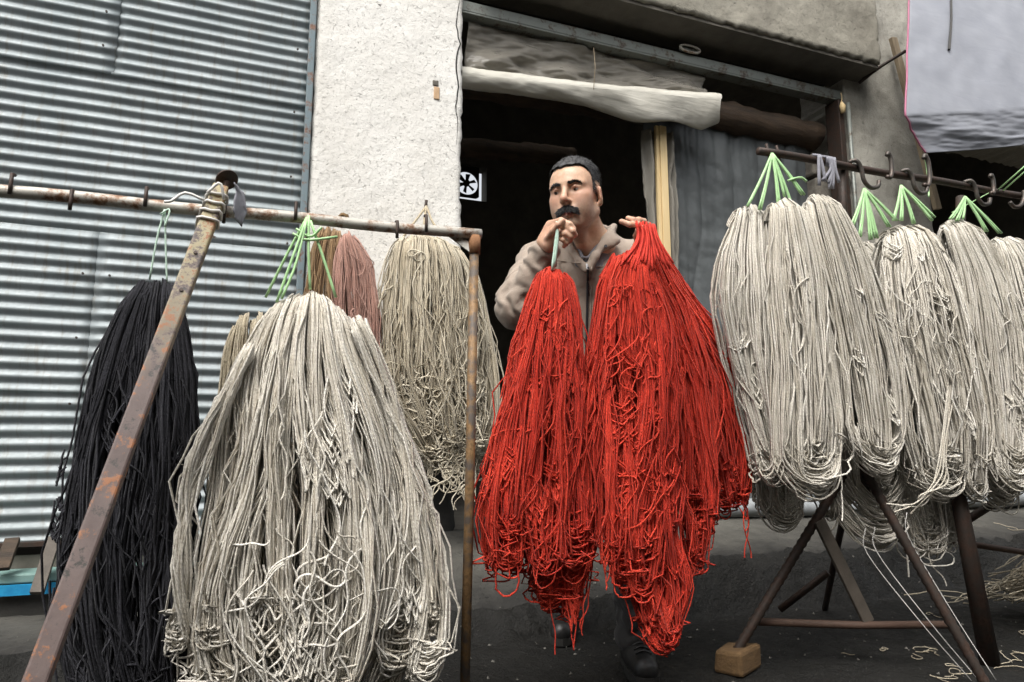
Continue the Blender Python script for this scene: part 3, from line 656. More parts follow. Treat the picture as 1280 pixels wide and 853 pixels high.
# ------------------------------------------------------------------ tarpaulin awning, plank and rod at the right
YT = 2.55
c_ = [pt(1137, -60, YT+.35), pt(1128, 145, YT), pt(1155, 192, YT+.05)]; e_ = [pt(1420, -60, YT+.35), pt(1420, 122, YT), pt(1420, 158, YT+.05)]
def tarp(u, w):
    s = w*2; i = (s >= 1); f = np.where(i, s-1, s)[:, None]
    L = np.where(i[:, None], c_[1]+(c_[2]-c_[1])*f, c_[0]+(c_[1]-c_[0])*f); R = np.where(i[:, None], e_[1]+(e_[2]-e_[1])*f, e_[0]+(e_[1]-e_[0])*f)
    p = L+(R-L)*u[:, None]; n = fbm(np.stack([u*5, w*4, 0*u], -1), 4, 51); n2 = fbm(np.stack([u*4+w, w*9-u*4, 0*u], -1), 3, 53)
    dr = .05*np.sin(np.pi*u)*np.clip(w*2-.6, 0, 1)
    p[:, 1] += .035*n+.014*n2*np.clip(w*1.6, .15, 1); p[:, 2] += .004*n2*np.clip(w*2-1, 0, 1)-dr*.6+.008*n; return p
ta = thing('tarpaulin_awning', 'grey lavender tarpaulin awning with pink hem hanging top right', 'awning', (3.2, YT, 2.3))
V, Fc = grid(tarp, 90, 90); solid(link('sheet', V, Fc, 'tarp', ta, True), .003)
uu = np.zeros(60); ww = np.linspace(0, 1, 60); hp = tarp(uu, ww)+np.array([-.004, -.006, 0]); b = MB(); b.tube(hp, .0055, 6); b.build('hem', 'pink', ta, True)
q = [tarp(np.array([.148]), np.array([w_]))[0]+np.array([0, -.012, 0]) for w_ in np.linspace(0.0, .33, 12)]
b = MB(); b.tube(q, np.linspace(.004, .010, 12), 4); b.build('slit', 'dark', ta)
b = MB(); b.tube(spline([c_[2], pt(1160, 225, YT), pt(1161, 246, 1.74)], 8), .003, 5); b.build('tie_string', 'green', ta, True)
b = MB(); b.bar(pt(1116, 48, D+.02), pt(1172, 262, D-.03), .055, .03); bevel(link('leaning_plank', b.v, b.f, 'plank', label='weathered brown plank standing against the stained pillar beside the awning', cat='plank'), .003)
b = MB(); b.tube(spline([pt(1074, 104, D+.06), pt(1100, 84, D-.04), pt(1132, 64, D-.16)], 10), .012, 8); link('iron_rod', b.v, b.f, 'iron', None, True, label='short rusty rod sticking out of the wall corner under the lintel', cat='rod')

# ------------------------------------------------------------------ left drying rack
RY = 1.72
r0, r1 = np.array([-1.0, RY, 1.262]), pt(601, 294, RY)
lr = thing('drying_rack', 'left yarn rack of pale rusty pipe with slanted brown post and thin rusty post', 'rack', (0, RY, 0))
b = MB(); P = r0+(r1-r0)*np.linspace(0, 1, 24)[:, None]; P[:, 2] += .002*np.sin(np.arange(24)*.9); b.tube(P, .0145, 12); b.build('rail', 'bar', lr, True)
pk = None
for px, dz in ((5, -1), (44, 1), (117, -1), (205, 1), (299, -1), (383, 1), (503, -1), (537, 1)):
    q = pt(px, 0, RY); t_ = (q[0]-r0[0])/(r1[0]-r0[0]); c = r0+(r1-r0)*t_
    if pk is None:
        b = MB(); b.tube([c+[0, .004, .016], c+[0, -.014, .012], c+[0, -.015, -.012], c+[0, -.016, -.034]], .0042, 6); pk = b.build('peg', 'iron', lr, True); ck = c
    else:
        o = pk.copy(); COL.objects.link(o); o.location = tuple(c-ck+np.array([0, 0, .024 if dz > 0 else 0]))
top, bot = pt(276, 236, RY-.035), pc(45, 853, 1.05); bot = bot+(bot-top)*(bot[2]/(top[2]-bot[2]))
b = MB(); b.bar(top, bot, .035, .034, (0, 1, 0)); bevel(b.build('slanted_post', 'post', lr), .004)
# through-bolt heads on the post
for t_ in (.14, .21):
    q = top+(bot-top)*t_; b = MB(); b.disc(q+np.array([0, -.019, 0]), (0, -1, .5), .004, .004, 8); b.build('bolt', 'iron', lr)
b = MB(); b.disc(top+np.array([.012, 0, .024]), (-.35, .62, .70), .026, .005, 22); b.tube([top+np.array([.008, 0, -.01]), top+np.array([.012, 0, .02])], .008, 8); bevel(b.build('end_cap', 'iron', lr), .001)
f0 = pg(583, 853, 0); pb_ = np.array([r1[0]-.035, RY, 0.0])
b = MB(); b.tube([(r1[0]-.018, RY, 1.29), (r1[0]-.024, RY, .7), (pb_[0], RY, 0.0)], .013, 10); b.build('thin_post', 'postrust', lr, True)
b = MB(); b.bar(r1+np.array([-.018, -.004, -.05]), r1+np.array([-.10, .02, 0.014]), .022, .005); b.build('brace', 'bar', lr)
b = MB(); b.tube([r1+np.array([-.018, 0, -.005]), r1+np.array([-.018, 0, -.055])], .017, 10); b.build('weld', simple('orange_rust', (.16, .07, .03), (.30, .15, .07), 30, .9), lr, True)
# rope lashing and rag
g = np.random.default_rng(8); b = MB(); ax = (bot-top)/np.linalg.norm(bot-top); c = top+ax*.055
sx = np.cross(ax, [0, 1, 0]); sx /= np.linalg.norm(sx); sy = np.cross(ax, sx)
b.tube([c+ax*(.0021*k+g.normal(0, .0012))+sx*.0215*np.clip(1.4*math.cos(k*.52), -1, 1)+sy*.0215*np.clip(1.4*math.sin(k*.52), -1, 1) for k in range(-14, 36)], .0034, 5)
b.tube(spline([c+[-.02, -.03, 0], c+[-.06, -.03, .012], c+[-.085, -.035, -.012], c+[-.10, -.03, -.014]], 10), .0035, 5)
b.tube(spline([c+[.02, -.02, .01], c+[.01, -.03, .045], c+[-.015, -.025, .02]], 8), .0035, 5)
link('rope_lashing', b.v, b.f, 'white', None, True, label='white rope wound round the top of the slanted brown post', cat='rope')
def rag(u, w):
    n = fbm(np.stack([u*3, w*4, 0*u], -1), 3, 61); p = top+np.array([.028, .0, .012]); return p+np.stack([.004+.026*u*(.6+.4*np.sin(w*3))+.006*n, -.02+.03*u+.012*n, -.085*w-.012*u+.004*n], -1)
V, Fc = grid(rag, 10, 20); solid(link('rag', V, Fc, 'grayrag', None, True, label='small grey rag tied behind the top of the slanted post', cat='rag'), .003)

# ------------------------------------------------------------------ yarn on the left
GL = 'yarn skeins on the left rack and wall'
H = []
s1 = Shape([(347, 172, 222), (365, 152, 232), (400, 132, 240), (470, 104, 250), (540, 82, 257), (620, 66, 260), (700, 58, 256), (780, 64, 250), (870, 92, 244), (900, 110, 236)], 1.72, .42, .02)
skein('yarn_skein', 'black wool skein hanging behind the slanted brown post', 'y_black', [(s1, dict(S=758, r=0.0026, seed=1, locks=12, end=(.86, 1), amp=.007, lobes=3))], GL,
      loose=[curls(s1, 21, 0.0025, 2, curl=0.31, q=(.15, .85)), sags(s1, 39, 0.0025, 3, q=(.3, .9), u=(-1.02, -.7), wid=(.02, .06), sag=(.03, .09)), sags(s1, 36, 0.0025, 5, q=(.3, .9))],
      twine=[[pt(206, 262, RY-.016), pt(196, 300, RY-.01), pt(187, 350, RY)], [pt(206, 262, RY-.016), pt(207, 300, RY-.01), pt(209, 360, RY)], [pt(200, 268, RY-.02), pt(212, 262, RY-.02), pt(206, 284, RY-.02)]], tmat='mint', tr=.0022)
s3 = Shape([(388, 290, 345), (430, 272, 360), (520, 257, 370), (640, 250, 380), (760, 256, 380)], 1.98, .4, .03)
skein('yarn_skein', 'oatmeal skein half hidden behind the left edge of the big cream skein', 'y_tan', [(s3, dict(S=255, r=0.0032, seed=6, locks=7))], GL)
s2 = Shape([(362, 352, 428), (380, 328, 446), (405, 306, 460), (450, 286, 476), (500, 268, 494), (560, 250, 514), (620, 233, 534), (680, 217, 546), (740, 210, 551), (800, 213, 546), (846, 226, 528), (872, 240, 500)], 1.72, .46, .06)
s2b = Shape([(390, 430, 462), (470, 462, 492), (600, 505, 535), (700, 522, 551), (770, 520, 553), (828, 505, 552)], 1.66, .9, .01)
s2c = Shape([(420, 300, 330), (520, 250, 285), (640, 220, 252), (720, 210, 236), (790, 208, 232)], 1.64, .9, .01)
tw = [[pt(384, 272, RY-.016), pt(366, 322, RY-.03), pt(346, 378, RY-.02)], [pt(384, 272, RY-.016), pt(370, 330, RY-.03), pt(352, 374, RY-.03)], [pt(386, 270, RY-.018), pt(386, 320, RY-.02), pt(388, 362, RY-.01)], [pt(388, 276, RY-.018), pt(404, 322, RY-.02), pt(420, 372, RY-.02)], [pt(384, 272, RY-.016), pt(360, 316, RY-.0), pt(332, 372, RY+.04)],
      [pt(366, 292, RY-.02), pt(384, 300, RY-.022), pt(422, 296, RY-.03)], [pt(370, 286, RY-.02), pt(388, 296, RY-.022), pt(402, 284, RY-.03)]]
skein('yarn_skein', 'huge cream wool skein in front of the corrugated shutter, hung by green twine', 'y_cream',
      [(s2, dict(S=1062, r=0.0028, seed=11, locks=17, uturn=.5, lobes=4, end=(.76, .99), amp=.007, lockamp=.020, wild=.07)), (s2b, dict(S=142, r=0.0029, seed=12, locks=3, uturn=.7, lobes=1, end=(.85, .98))), (s2c, dict(S=109, r=0.0029, seed=13, locks=3, uturn=.7, lobes=1, end=(.9, 1)))], GL,
      loose=[curls(s2, 52, 0.0029, 14, q=(.58, .96), u=(-.9, .35), curl=0.53, N=34), curls(s2, 14, 0.0029, 15, q=(.15, .6), curl=0.22, N=40, drop=1.2), sags(s2, 90, 0.0029, 16, q=(.62, .92), u=(-.85, .4), wid=(.03, .16), sag=(.03, .12)), sags(s2, 60, 0.0029, 17, q=(.5, .9), u=(.6, 1.0), wid=(.015, .06), sag=(.02, .07)), sags(s2, 39, 0.0029, 18, q=(.2, .55))],
      twine=tw, tr=.0036)
# skeins on the wall behind
b = MB(); q = pt(533, 262, D-.02); b.tube([pt(533, 250, D-.02), q+[0, .03, -.03]], .008, 6); link('wall_nail', b.v, b.f, 'iron', None, True, label='dark nail in the white pillar above the straw coloured skein', cat='nail')
YW = D-.16
s4 = Shape([(284, 396, 432), (310, 384, 434), (360, 374, 436), (430, 366, 436), (520, 366, 436)], YW, .5, .02)
skein('yarn_skein', 'brown skein on the white pillar behind the green twine', 'y_brown', [(s4, dict(S=220, r=0.0032, seed=21, locks=6))], GL, loose=[curls(s4, 5, 0.0025, 22, q=(.05, .6), curl=0.31)])
s5 = Shape([(286, 426, 442), (300, 420, 456), (325, 416, 471), (380, 415, 475), (450, 418, 474), (520, 420, 472)], YW-.06, .55, .03)
q = pt(429, 276, YW)
knot = [[q+np.array([.022*math.cos(a), -.01*math.sin(2*a), .03*math.sin(a)]) for a in np.linspace(0, 6.28, 14)]]
skein('yarn_skein', 'rosy brown skein with a dark knot at its top on the white pillar', 'y_pink', [(s5, dict(S=220, r=0.0030, seed=23, locks=6))], GL, loose=[curls(s5, 7, 0.0025, 24, q=(.05, .6), curl=0.31)], twine=knot+[[q+[0, 0, .03], q+[0, .1, .05]]], tmat='y_brown', tr=.010)
s6 = Shape([(292, 500, 560), (305, 487, 585), (330, 478, 598), (400, 471, 603), (470, 474, 606), (520, 494, 604), (560, 522, 600), (585, 535, 592)], YW-.04, .42, .03)
s6b = Shape([(320, 560, 596), (380, 574, 612), (440, 580, 621), (520, 582, 620), (588, 580, 606)], YW-.0, .6, .02)
q = pt(533, 258, D-.03); k1 = spline([q, pt(520, 285, YW), pt(505, 298, YW)], 8)
skein('yarn_skein', 'straw coloured crinkled skein on the pillar behind the thin rusty post', 'y_straw', [(s6, dict(S=552, r=0.0034, seed=25, locks=11, uturn=.6, lobes=4, amp=.010, kink=.003, wild=.12, end=(.84, .98))), (s6b, dict(S=136, r=0.0038, seed=26, locks=4, uturn=.6, lobes=1, amp=.008))], GL,
      loose=[curls(s6, 130, 0.0035, 27, q=(.6, .98), u=(-.7, .95), curl=0.81, N=30, step=.009), curls(s6, 14, 0.0034, 28, q=(.1, .6), curl=0.50)],
      twine=[[q, pt(515, 282, YW), pt(503, 298, YW)], [q, pt(545, 284, YW), pt(572, 300, YW)], [q, pt(530, 280, YW), pt(531, 296, YW)]], tmat='y_straw', tr=.006)

# ------------------------------------------------------------------ right drying rack
R0, R1 = pt(948, 189, RY), np.array([3.45, RY, 1.735])
rr = thing('drying_rack', 'right yarn rack: rusty rod carrying hooks on dark splayed iron legs', 'rack', (2.2, RY, 0))
b = MB(); P = R0+(R1-R0)*np.linspace(0, 1, 26)[:, None]; P[:, 2] += .003*np.sin(np.arange(26)*.7); b.tube(P, .0135, 10); b.build('rail', 'iron', rr, True)
def rx(px): q = pt(px, 0, RY); t_ = (q[0]-R0[0])/(R1[0]-R0[0]); return R0+(R1-R0)*t_
for px in (950, 962): c = rx(px); b = MB(); b.tube([c+[.0, 0, -.03], c+[-.004, 0, .0], c+[-.012, 0, .03]], .005, 6); b.build('peg', 'iron', rr, True)
def rebar(p, q, r, ribs=True):
    n = int(np.linalg.norm(np.array(q)-p)/.012) if ribs else 8; t = np.linspace(0, 1, n)[:, None]
    b = MB(); b.tube(np.array(p)+(np.array(q)-p)*t, r*(1+(.22*(np.arange(n) % 2) if ribs else 0)), 7); return b
apx = np.array([1.93, RY+.06, .70]); tp = rx(1040)+np.array([0, .02, -.012])
rebar(tp, apx, .016, False).build('upright', 'iron', rr, True)
L1 = pg(922, 838); L1[2] = .06
rebar(apx, L1, .014).build('leg', 'iron', rr, True)
L2 = pg(1238, 866); rebar(apx, L2, .014).build('leg', 'iron', rr, True)
L3 = pg(1031, 762); rebar(apx, L3, .013, False).build('leg', 'iron', rr, True)
k1, k2 = apx+(L1-apx)*.34, apx+(L2-apx)*.63
qq = pc(1086, 779, 2.3); b = MB(); b.bar(k1+[.0, -.012, 0], qq, .045, .012); bevel(b.build('flat_brace', 'flatbar', rr), .002)
b = MB(); b.tube([qq+[-.36, .16, .0], qq+[-.05, .01, -.005], qq+[.26, -.10, -.005]], .013, 8); b.build('cross_bar', m_rust('red_brown_bar', (.075, .042, .028), (.05, .03, .02), .45), rr, True)
b = MB(); b.tube([pc(975, 762, 2.62), pc(1035, 716, 2.55)], .013, 8); b.build('brace', 'iron', rr, True)
b = MB(); b.tube([apx+[0, 0, -.06], pc(1095, 650, 2.4), pc(1150, 690, 2.5)], .018, 8)
b.build('brace', 'iron', rr, True)
f2 = pg(1238, 832); tp2 = rx(1196)+np.array([0, .07, -.012]); md = pc(1198, 622, 2.36)
b = MB(); b.tube([tp2, md, f2], [.018, .026, .032], 10); b.build('post', 'iron', rr, True)
b = MB(); b.tube([pc(1146, 690, 2.7), pc(1276, 608, 2.75), pc(1330, 575, 2.78)], .017, 8); b.build('brace', 'iron', rr, True)
b = MB(); b.tube([pc(1176, 675, 2.75), pc(1290, 692, 2.8)], .012, 8); b.build('cross_bar', 'red_brown_bar' if 'red_brown_bar' in M else bpy.data.materials['red_brown_bar'], rr, True)
b = MB(); b.tube([rx(1275)+[0, -.03, .04], rx(1272)+[.0, -.03, -.02], rx(1262)+[0, -.05, -.3]], .016, 8); b.build('end_post', 'iron', rr, True)
V = []; g = np.random.default_rng(4)
bb = MB(); bb.box((-.072, -.05, 0), (.072, .05, .075)); cb = L1*np.array([1, 1, 0]); a = .5
V = [(cb[0]+x*math.cos(a)-y*math.sin(a)+g.normal(0, .006), cb[1]+x*math.sin(a)+y*math.cos(a)+g.normal(0, .006), z+(g.normal(0, .006) if z > 0 else 0)) for x, y, z in bb.v]
bevel(link('wood_block', V, bb.f, 'block', label='orange brown wooden block under the left leg of the right rack', cat='wood block'), .012)
# S hooks
HL = [(1052, 'first steel hook from the left on the right rod, wide and pale', .9, 1), (1088, 'upright dark steel hook over the first green twine knot', .75, 0), (1132, 'tall dark steel hook over the second green twine bunch', .95, 0), (1112, 'steel hook between the first two twine bunches, swung sideways', .8, 1), (1186, 'wide pale steel hook on the right rod left of the third twine bunch', .85, 1), (1208, 'small dark steel hook above the third twine bunch', .6, 0), (1240, 'rightmost steel hook curving to the right below the rod', .8, 2)]
for px, lab, sc, kind in HL:
    c = rx(px); b = MB()
    if kind == 0: pts = [(-.012, -.018, .075), (-.004, -.019, .09), (.012, -.018, .06), (.010, -.018, .0), (-.006, -.020, -.035), (-.03, -.02, -.035)]
    elif kind == 1: pts = [(-.035, -.0, .016), (-.016, -.018, .018), (.004, -.02, -.01), (.014, -.02, -.06), (.045, -.02, -.085), (.085, -.02, -.075), (.095, -.02, -.05)]
    else: pts = [(.03, -.018, .016), (.022, -.02, -.02), (-.01, -.02, -.065), (-.06, -.02, -.08), (-.09, -.02, -.06)]
    b.tube(spline([c+np.array(p)*np.array([sc, 1, sc]) for p in pts], 26), .0078, 8); link('steel_hook', b.v, b.f, 'hook', None, True, label=lab, cat='hook', group='hooks on the right rod')
c = rx(1012); b = MB(); g = np.random.default_rng(6)
for k in range(7):
    x = g.uniform(-.03, .04); b.tube(spline([c+[x, -.018, .012], c+[x+g.normal(0, .006), -.02, -.03], c+[x+g.normal(0, .012), -.02, -.06-.05*g.random()]], 8), .006, 5)
    b.tube([c+[x-.01, 0, .019], c+[x, -.018, .012], c+[x+.005, -.01, -.018]], .006, 5)
link('rag_knot', b.v, b.f, 'grayrag', None, True, label='grey rag knotted on the rod between the left twine and the first hook', cat='rag')

# ------------------------------------------------------------------ yarn on the right
GR = 'oatmeal yarn skeins on the right rack'
def fan_(px, py, tops, Y0=RY-.016, Y1=RY-.03): return [[pt(px, py, Y0), pt((px+a)/2+1, (py+t)/2, Y0-.01), pt(a, t, Y1)] for a0, t in tops for a, jj in ((a0, 0), (a0+3.5*math.sin(a0*7.1), 1))]
kw = dict(locks=6, uturn=.75, lobes=1, end=(.88, .99), amp=.0055, lockamp=.007, wild=.05, r=0.0033)
h1 = Shape([(256, 922, 958), (275, 910, 962), (320, 896, 966), (380, 889, 970), (450, 902, 972), (530, 928, 975), (592, 944, 984)], RY+.02, .55, .03)
h2 = Shape([(248, 960, 1004), (270, 955, 1010), (330, 950, 1022), (420, 949, 1034), (520, 950, 1046), (585, 956, 1042)], RY-.03, .55, .03)
h3 = Shape([(241, 1006, 1040), (260, 1001, 1056), (310, 1004, 1078), (380, 1018, 1098), (450, 1030, 1116), (530, 1042, 1124), (572, 1052, 1118)], RY, .55, .03)
h4 = Shape([(330, 910, 1000), (480, 925, 1010), (560, 938, 1008), (628, 945, 1000)], RY+.17, .4, .03)
h5 = Shape([(330, 990, 1090), (480, 1000, 1120), (580, 1000, 1130), (626, 1030, 1120)], RY+.15, .5, .03)
skein('yarn_skein', 'oatmeal bundle of three hanks at the left end of the right rod', 'y_grey',
      [(h1, dict(S=177, seed=31, **kw)), (h2, dict(S=220, seed=32, **kw)), (h3, dict(S=212, seed=33, **kw)), (h4, dict(S=271, seed=34, **kw)), (h5, dict(S=295, seed=35, **kw))], GR,
      loose=[curls(h2, 9, 0.0027, 36, q=(.1, .9), curl=0.22, N=36, drop=1.2), sags(h1, 24, 0.0027, 37, q=(.4, .9)), sags(h3, 39, 0.0027, 38, q=(.3, .95), sag=(.02, .08)), curls(h1, 4, 0.0027, 39, q=(.1, .8), curl=0.31)],
      twine=fan_(965, 192, [(935, 258), (951, 262), (981, 246), (992, 262), (972, 256), (1006, 244)])+[[pt(985, 226, RY-.03), pt(1000, 222, RY-.035), pt(1008, 227, RY-.03)]], tr=.0042)
h6 = Shape([(280, 1106, 1162), (300, 1096, 1172), (340, 1090, 1186), (400, 1088, 1200), (470, 1098, 1216), (540, 1116, 1228), (600, 1136, 1222)], RY-.0, .5, .04)
h7 = Shape([(300, 1064, 1108), (350, 1066, 1130), (450, 1080, 1160), (560, 1096, 1180), (665, 1124, 1192)], RY+.12, .5, .04)
kw2 = dict(kw, wild=.14, amp=.007, lobes=2, locks=9)
skein('yarn_skein', 'untidy oatmeal bundle with a drooping tail, middle of the right rack', 'y_grey', [(h6, dict(S=323, seed=41, **kw2)), (h7, dict(S=369, seed=42, **kw2))], GR,
      loose=[curls(h6, 15, 0.0027, 43, q=(.08, .6), curl=0.50), sags(h6, 60, 0.0027, 44, q=(.1, .9)), sags(h7, 60, 0.0027, 45, q=(.75, .97), wid=(.02, .1), sag=(.03, .1), u=(-1, 1)), curls(h7, 10, 0.0027, 46, q=(.85, 1.0), curl=0.43),
             (np.stack([spline([pt(1186+3*math.sin(k*2), 470+6*k, RY-.1), pt(1178+4*math.sin(k*3), 545+5*k, RY-.13), pt(1168+3*k, 600-6*math.sin(k), RY-.14), pt(1148+5*math.cos(k*2), 632-3*k, RY-.13), pt(1108+9*k, 636-6*math.cos(k*3), RY-.11)], 34)+np.array([0, -.003*k, .004*math.sin(k*2)]) for k in range(5)]), .0027, 3, np.array([.35, .1, .3, .05, .2]))],
      twine=fan_(1080, 236, [(1067, 282), (1076, 296), (1087, 300), (1094, 298), (1110, 284), (1122, 276)])+fan_(1126, 232, [(1116, 276), (1128, 276), (1141, 280), (1166, 276), (1169, 272)]), tr=.0042)
h8 = Shape([(272, 1176, 1212), (292, 1174, 1230), (340, 1184, 1252), (420, 1196, 1270), (510, 1214, 1280), (590, 1226, 1276)], RY-.0, .5, .04)
h9 = Shape([(300, 1160, 1240), (420, 1180, 1262), (520, 1200, 1270), (612, 1212, 1268)], RY+.13, .45, .04)
skein('yarn_skein', 'oatmeal bundle second from the right edge, hung on the third twine bunch', 'y_grey', [(h8, dict(S=255, seed=51, **kw)), (h9, dict(S=220, seed=52, **kw))], GR,
      loose=[curls(h8, 9, 0.0027, 53, q=(.1, .8), curl=0.31), sags(h8, 51, 0.0027, 54, q=(.5, .97), wid=(.04, .14), u=(-1, 1))],
      twine=fan_(1206, 246, [(1187, 274), (1195, 276), (1204, 274), (1232, 290), (1252, 292)]), tr=.0042)
h10 = Shape([(292, 1238, 1278), (320, 1236, 1312), (400, 1248, 1332), (500, 1262, 1345), (606, 1270, 1340)], RY+.03, .5, .04)
skein('yarn_skein', 'oatmeal bundle cut off by the right edge of the photo', 'y_grey', [(h10, dict(S=255, seed=55, **kw))], GR, loose=[curls(h10, 9, 0.0027, 56, q=(.1, .8), curl=0.31), sags(h10, 30, 0.0027, 57)])
# yarn heap on the step, far right
g = np.random.default_rng(71); n = 330; N = 18
hp0 = pc(1365, 650, 2.9); t = np.linspace(-1, 1, N)[None]; oy = g.normal(0, .17, n)[:, None]; oz = np.abs(g.normal(0, .10, n))[:, None]; ph = g.uniform(0, 6.28, (n, 3))
X = hp0[0]+.1+.45*t+g.normal(0, .06, n)[:, None]+.02*np.sin(9*t+ph[:, :1]); Y_ = hp0[1]+oy+.05*np.sin(3*t+ph[:, 1:2]); Z_ = .04+.28*np.exp(-(oy/.25)**2)*(.55+.45*np.cos(t*1.2))*(.4+oz*4).clip(0, 1.1)+.012*np.sin(8*t+ph[:, 2:3])
yt = thing('yarn_heap', 'loose heap of oatmeal yarn lying on the ground behind the right rack', 'yarn heap', (hp0[0], hp0[1], 0))
yarn_obj('strands', [(np.stack([X, Y_, Z_], -1)+g.normal(0, .004, (n, N, 3)), .0030, 4, g.random(n))], 'y_tan', yt, kind='stuff')
# green guy line top right, white strings down to the ground, scraps
b = MB(); b.tube([rx(1216)+[0, -.01, 0], pt(1290, 200, RY-.15)], .003, 5); b.tube([rx(1222)+[0, -.01, 0], pt(1290, 207, RY-.15)], .003, 5); b.tube([rx(1213)+[0, -.01, 0], pt(1190, 266, RY-.02)], .002, 5)
link('guy_line', b.v, b.f, 'green', None, True, label='green twine stretched from the right rod out of the photo at the right', cat='twine')
for (a, c, lab) in (((1084, 692), (1215, 852), 'left of the three white strings running down to the ground under the right rack'), ((1096, 690), (1228, 856), 'middle of the three white strings running down to the ground under the right rack'), ((1136, 672), (1246, 852), 'right and steepest of the three white strings under the right rack')):
    p, q = pc(*a, 2.25), pg(*c); b = MB(); m_ = (p+q)/2+np.array([0, 0, -.012]); b.tube(spline([p+[0, 0, .08], p, m_, q], 16), .0014, 5); link('string', b.v, b.f, 'white', None, True, label=lab, cat='string', group='white strings under the right rack')
g = np.random.default_rng(77); C = []
for (px, py, n, sz) in ((1135, 812, 5, .05), (1150, 822, 3, .05), (1200, 840, 4, .04), (1275, 715, 4, .07), (1270, 830, 9, .06), (1068, 822, 1, .02), (1240, 870, 4, .05), (1110, 815, 3, .03), (890, 700, 2, .03), (640, 750, 2, .02), (1010, 655, 2, .06), (1275, 790, 4, .05), (1180, 848, 5, .05), (1160, 770, 3, .03)):
    for k in range((n+1)//2):
        c = pg(px, py)+np.array([*g.normal(0, sz*.6, 2), 0]); hd = g.uniform(0, 6.28); om = g.normal(0, .6); P = [c]
        for j in range(15):
            om = .8*om+g.normal(0, .35); hd += om*.6; P.append(P[-1]+np.array([math.cos(hd), math.sin(hd), 0])*sz*.16)
        P = np.array(P); P[:, 2] = ground_z(P[:, 0], P[:, 1])+.006; C.append(P)
yarn_obj('yarn_scraps', [(np.array(C), .0017, 4, g.random(len(C)))], 'y_tan', None, kind='stuff', label='short scraps of pale yarn scattered on the dark ground', cat='yarn scraps')

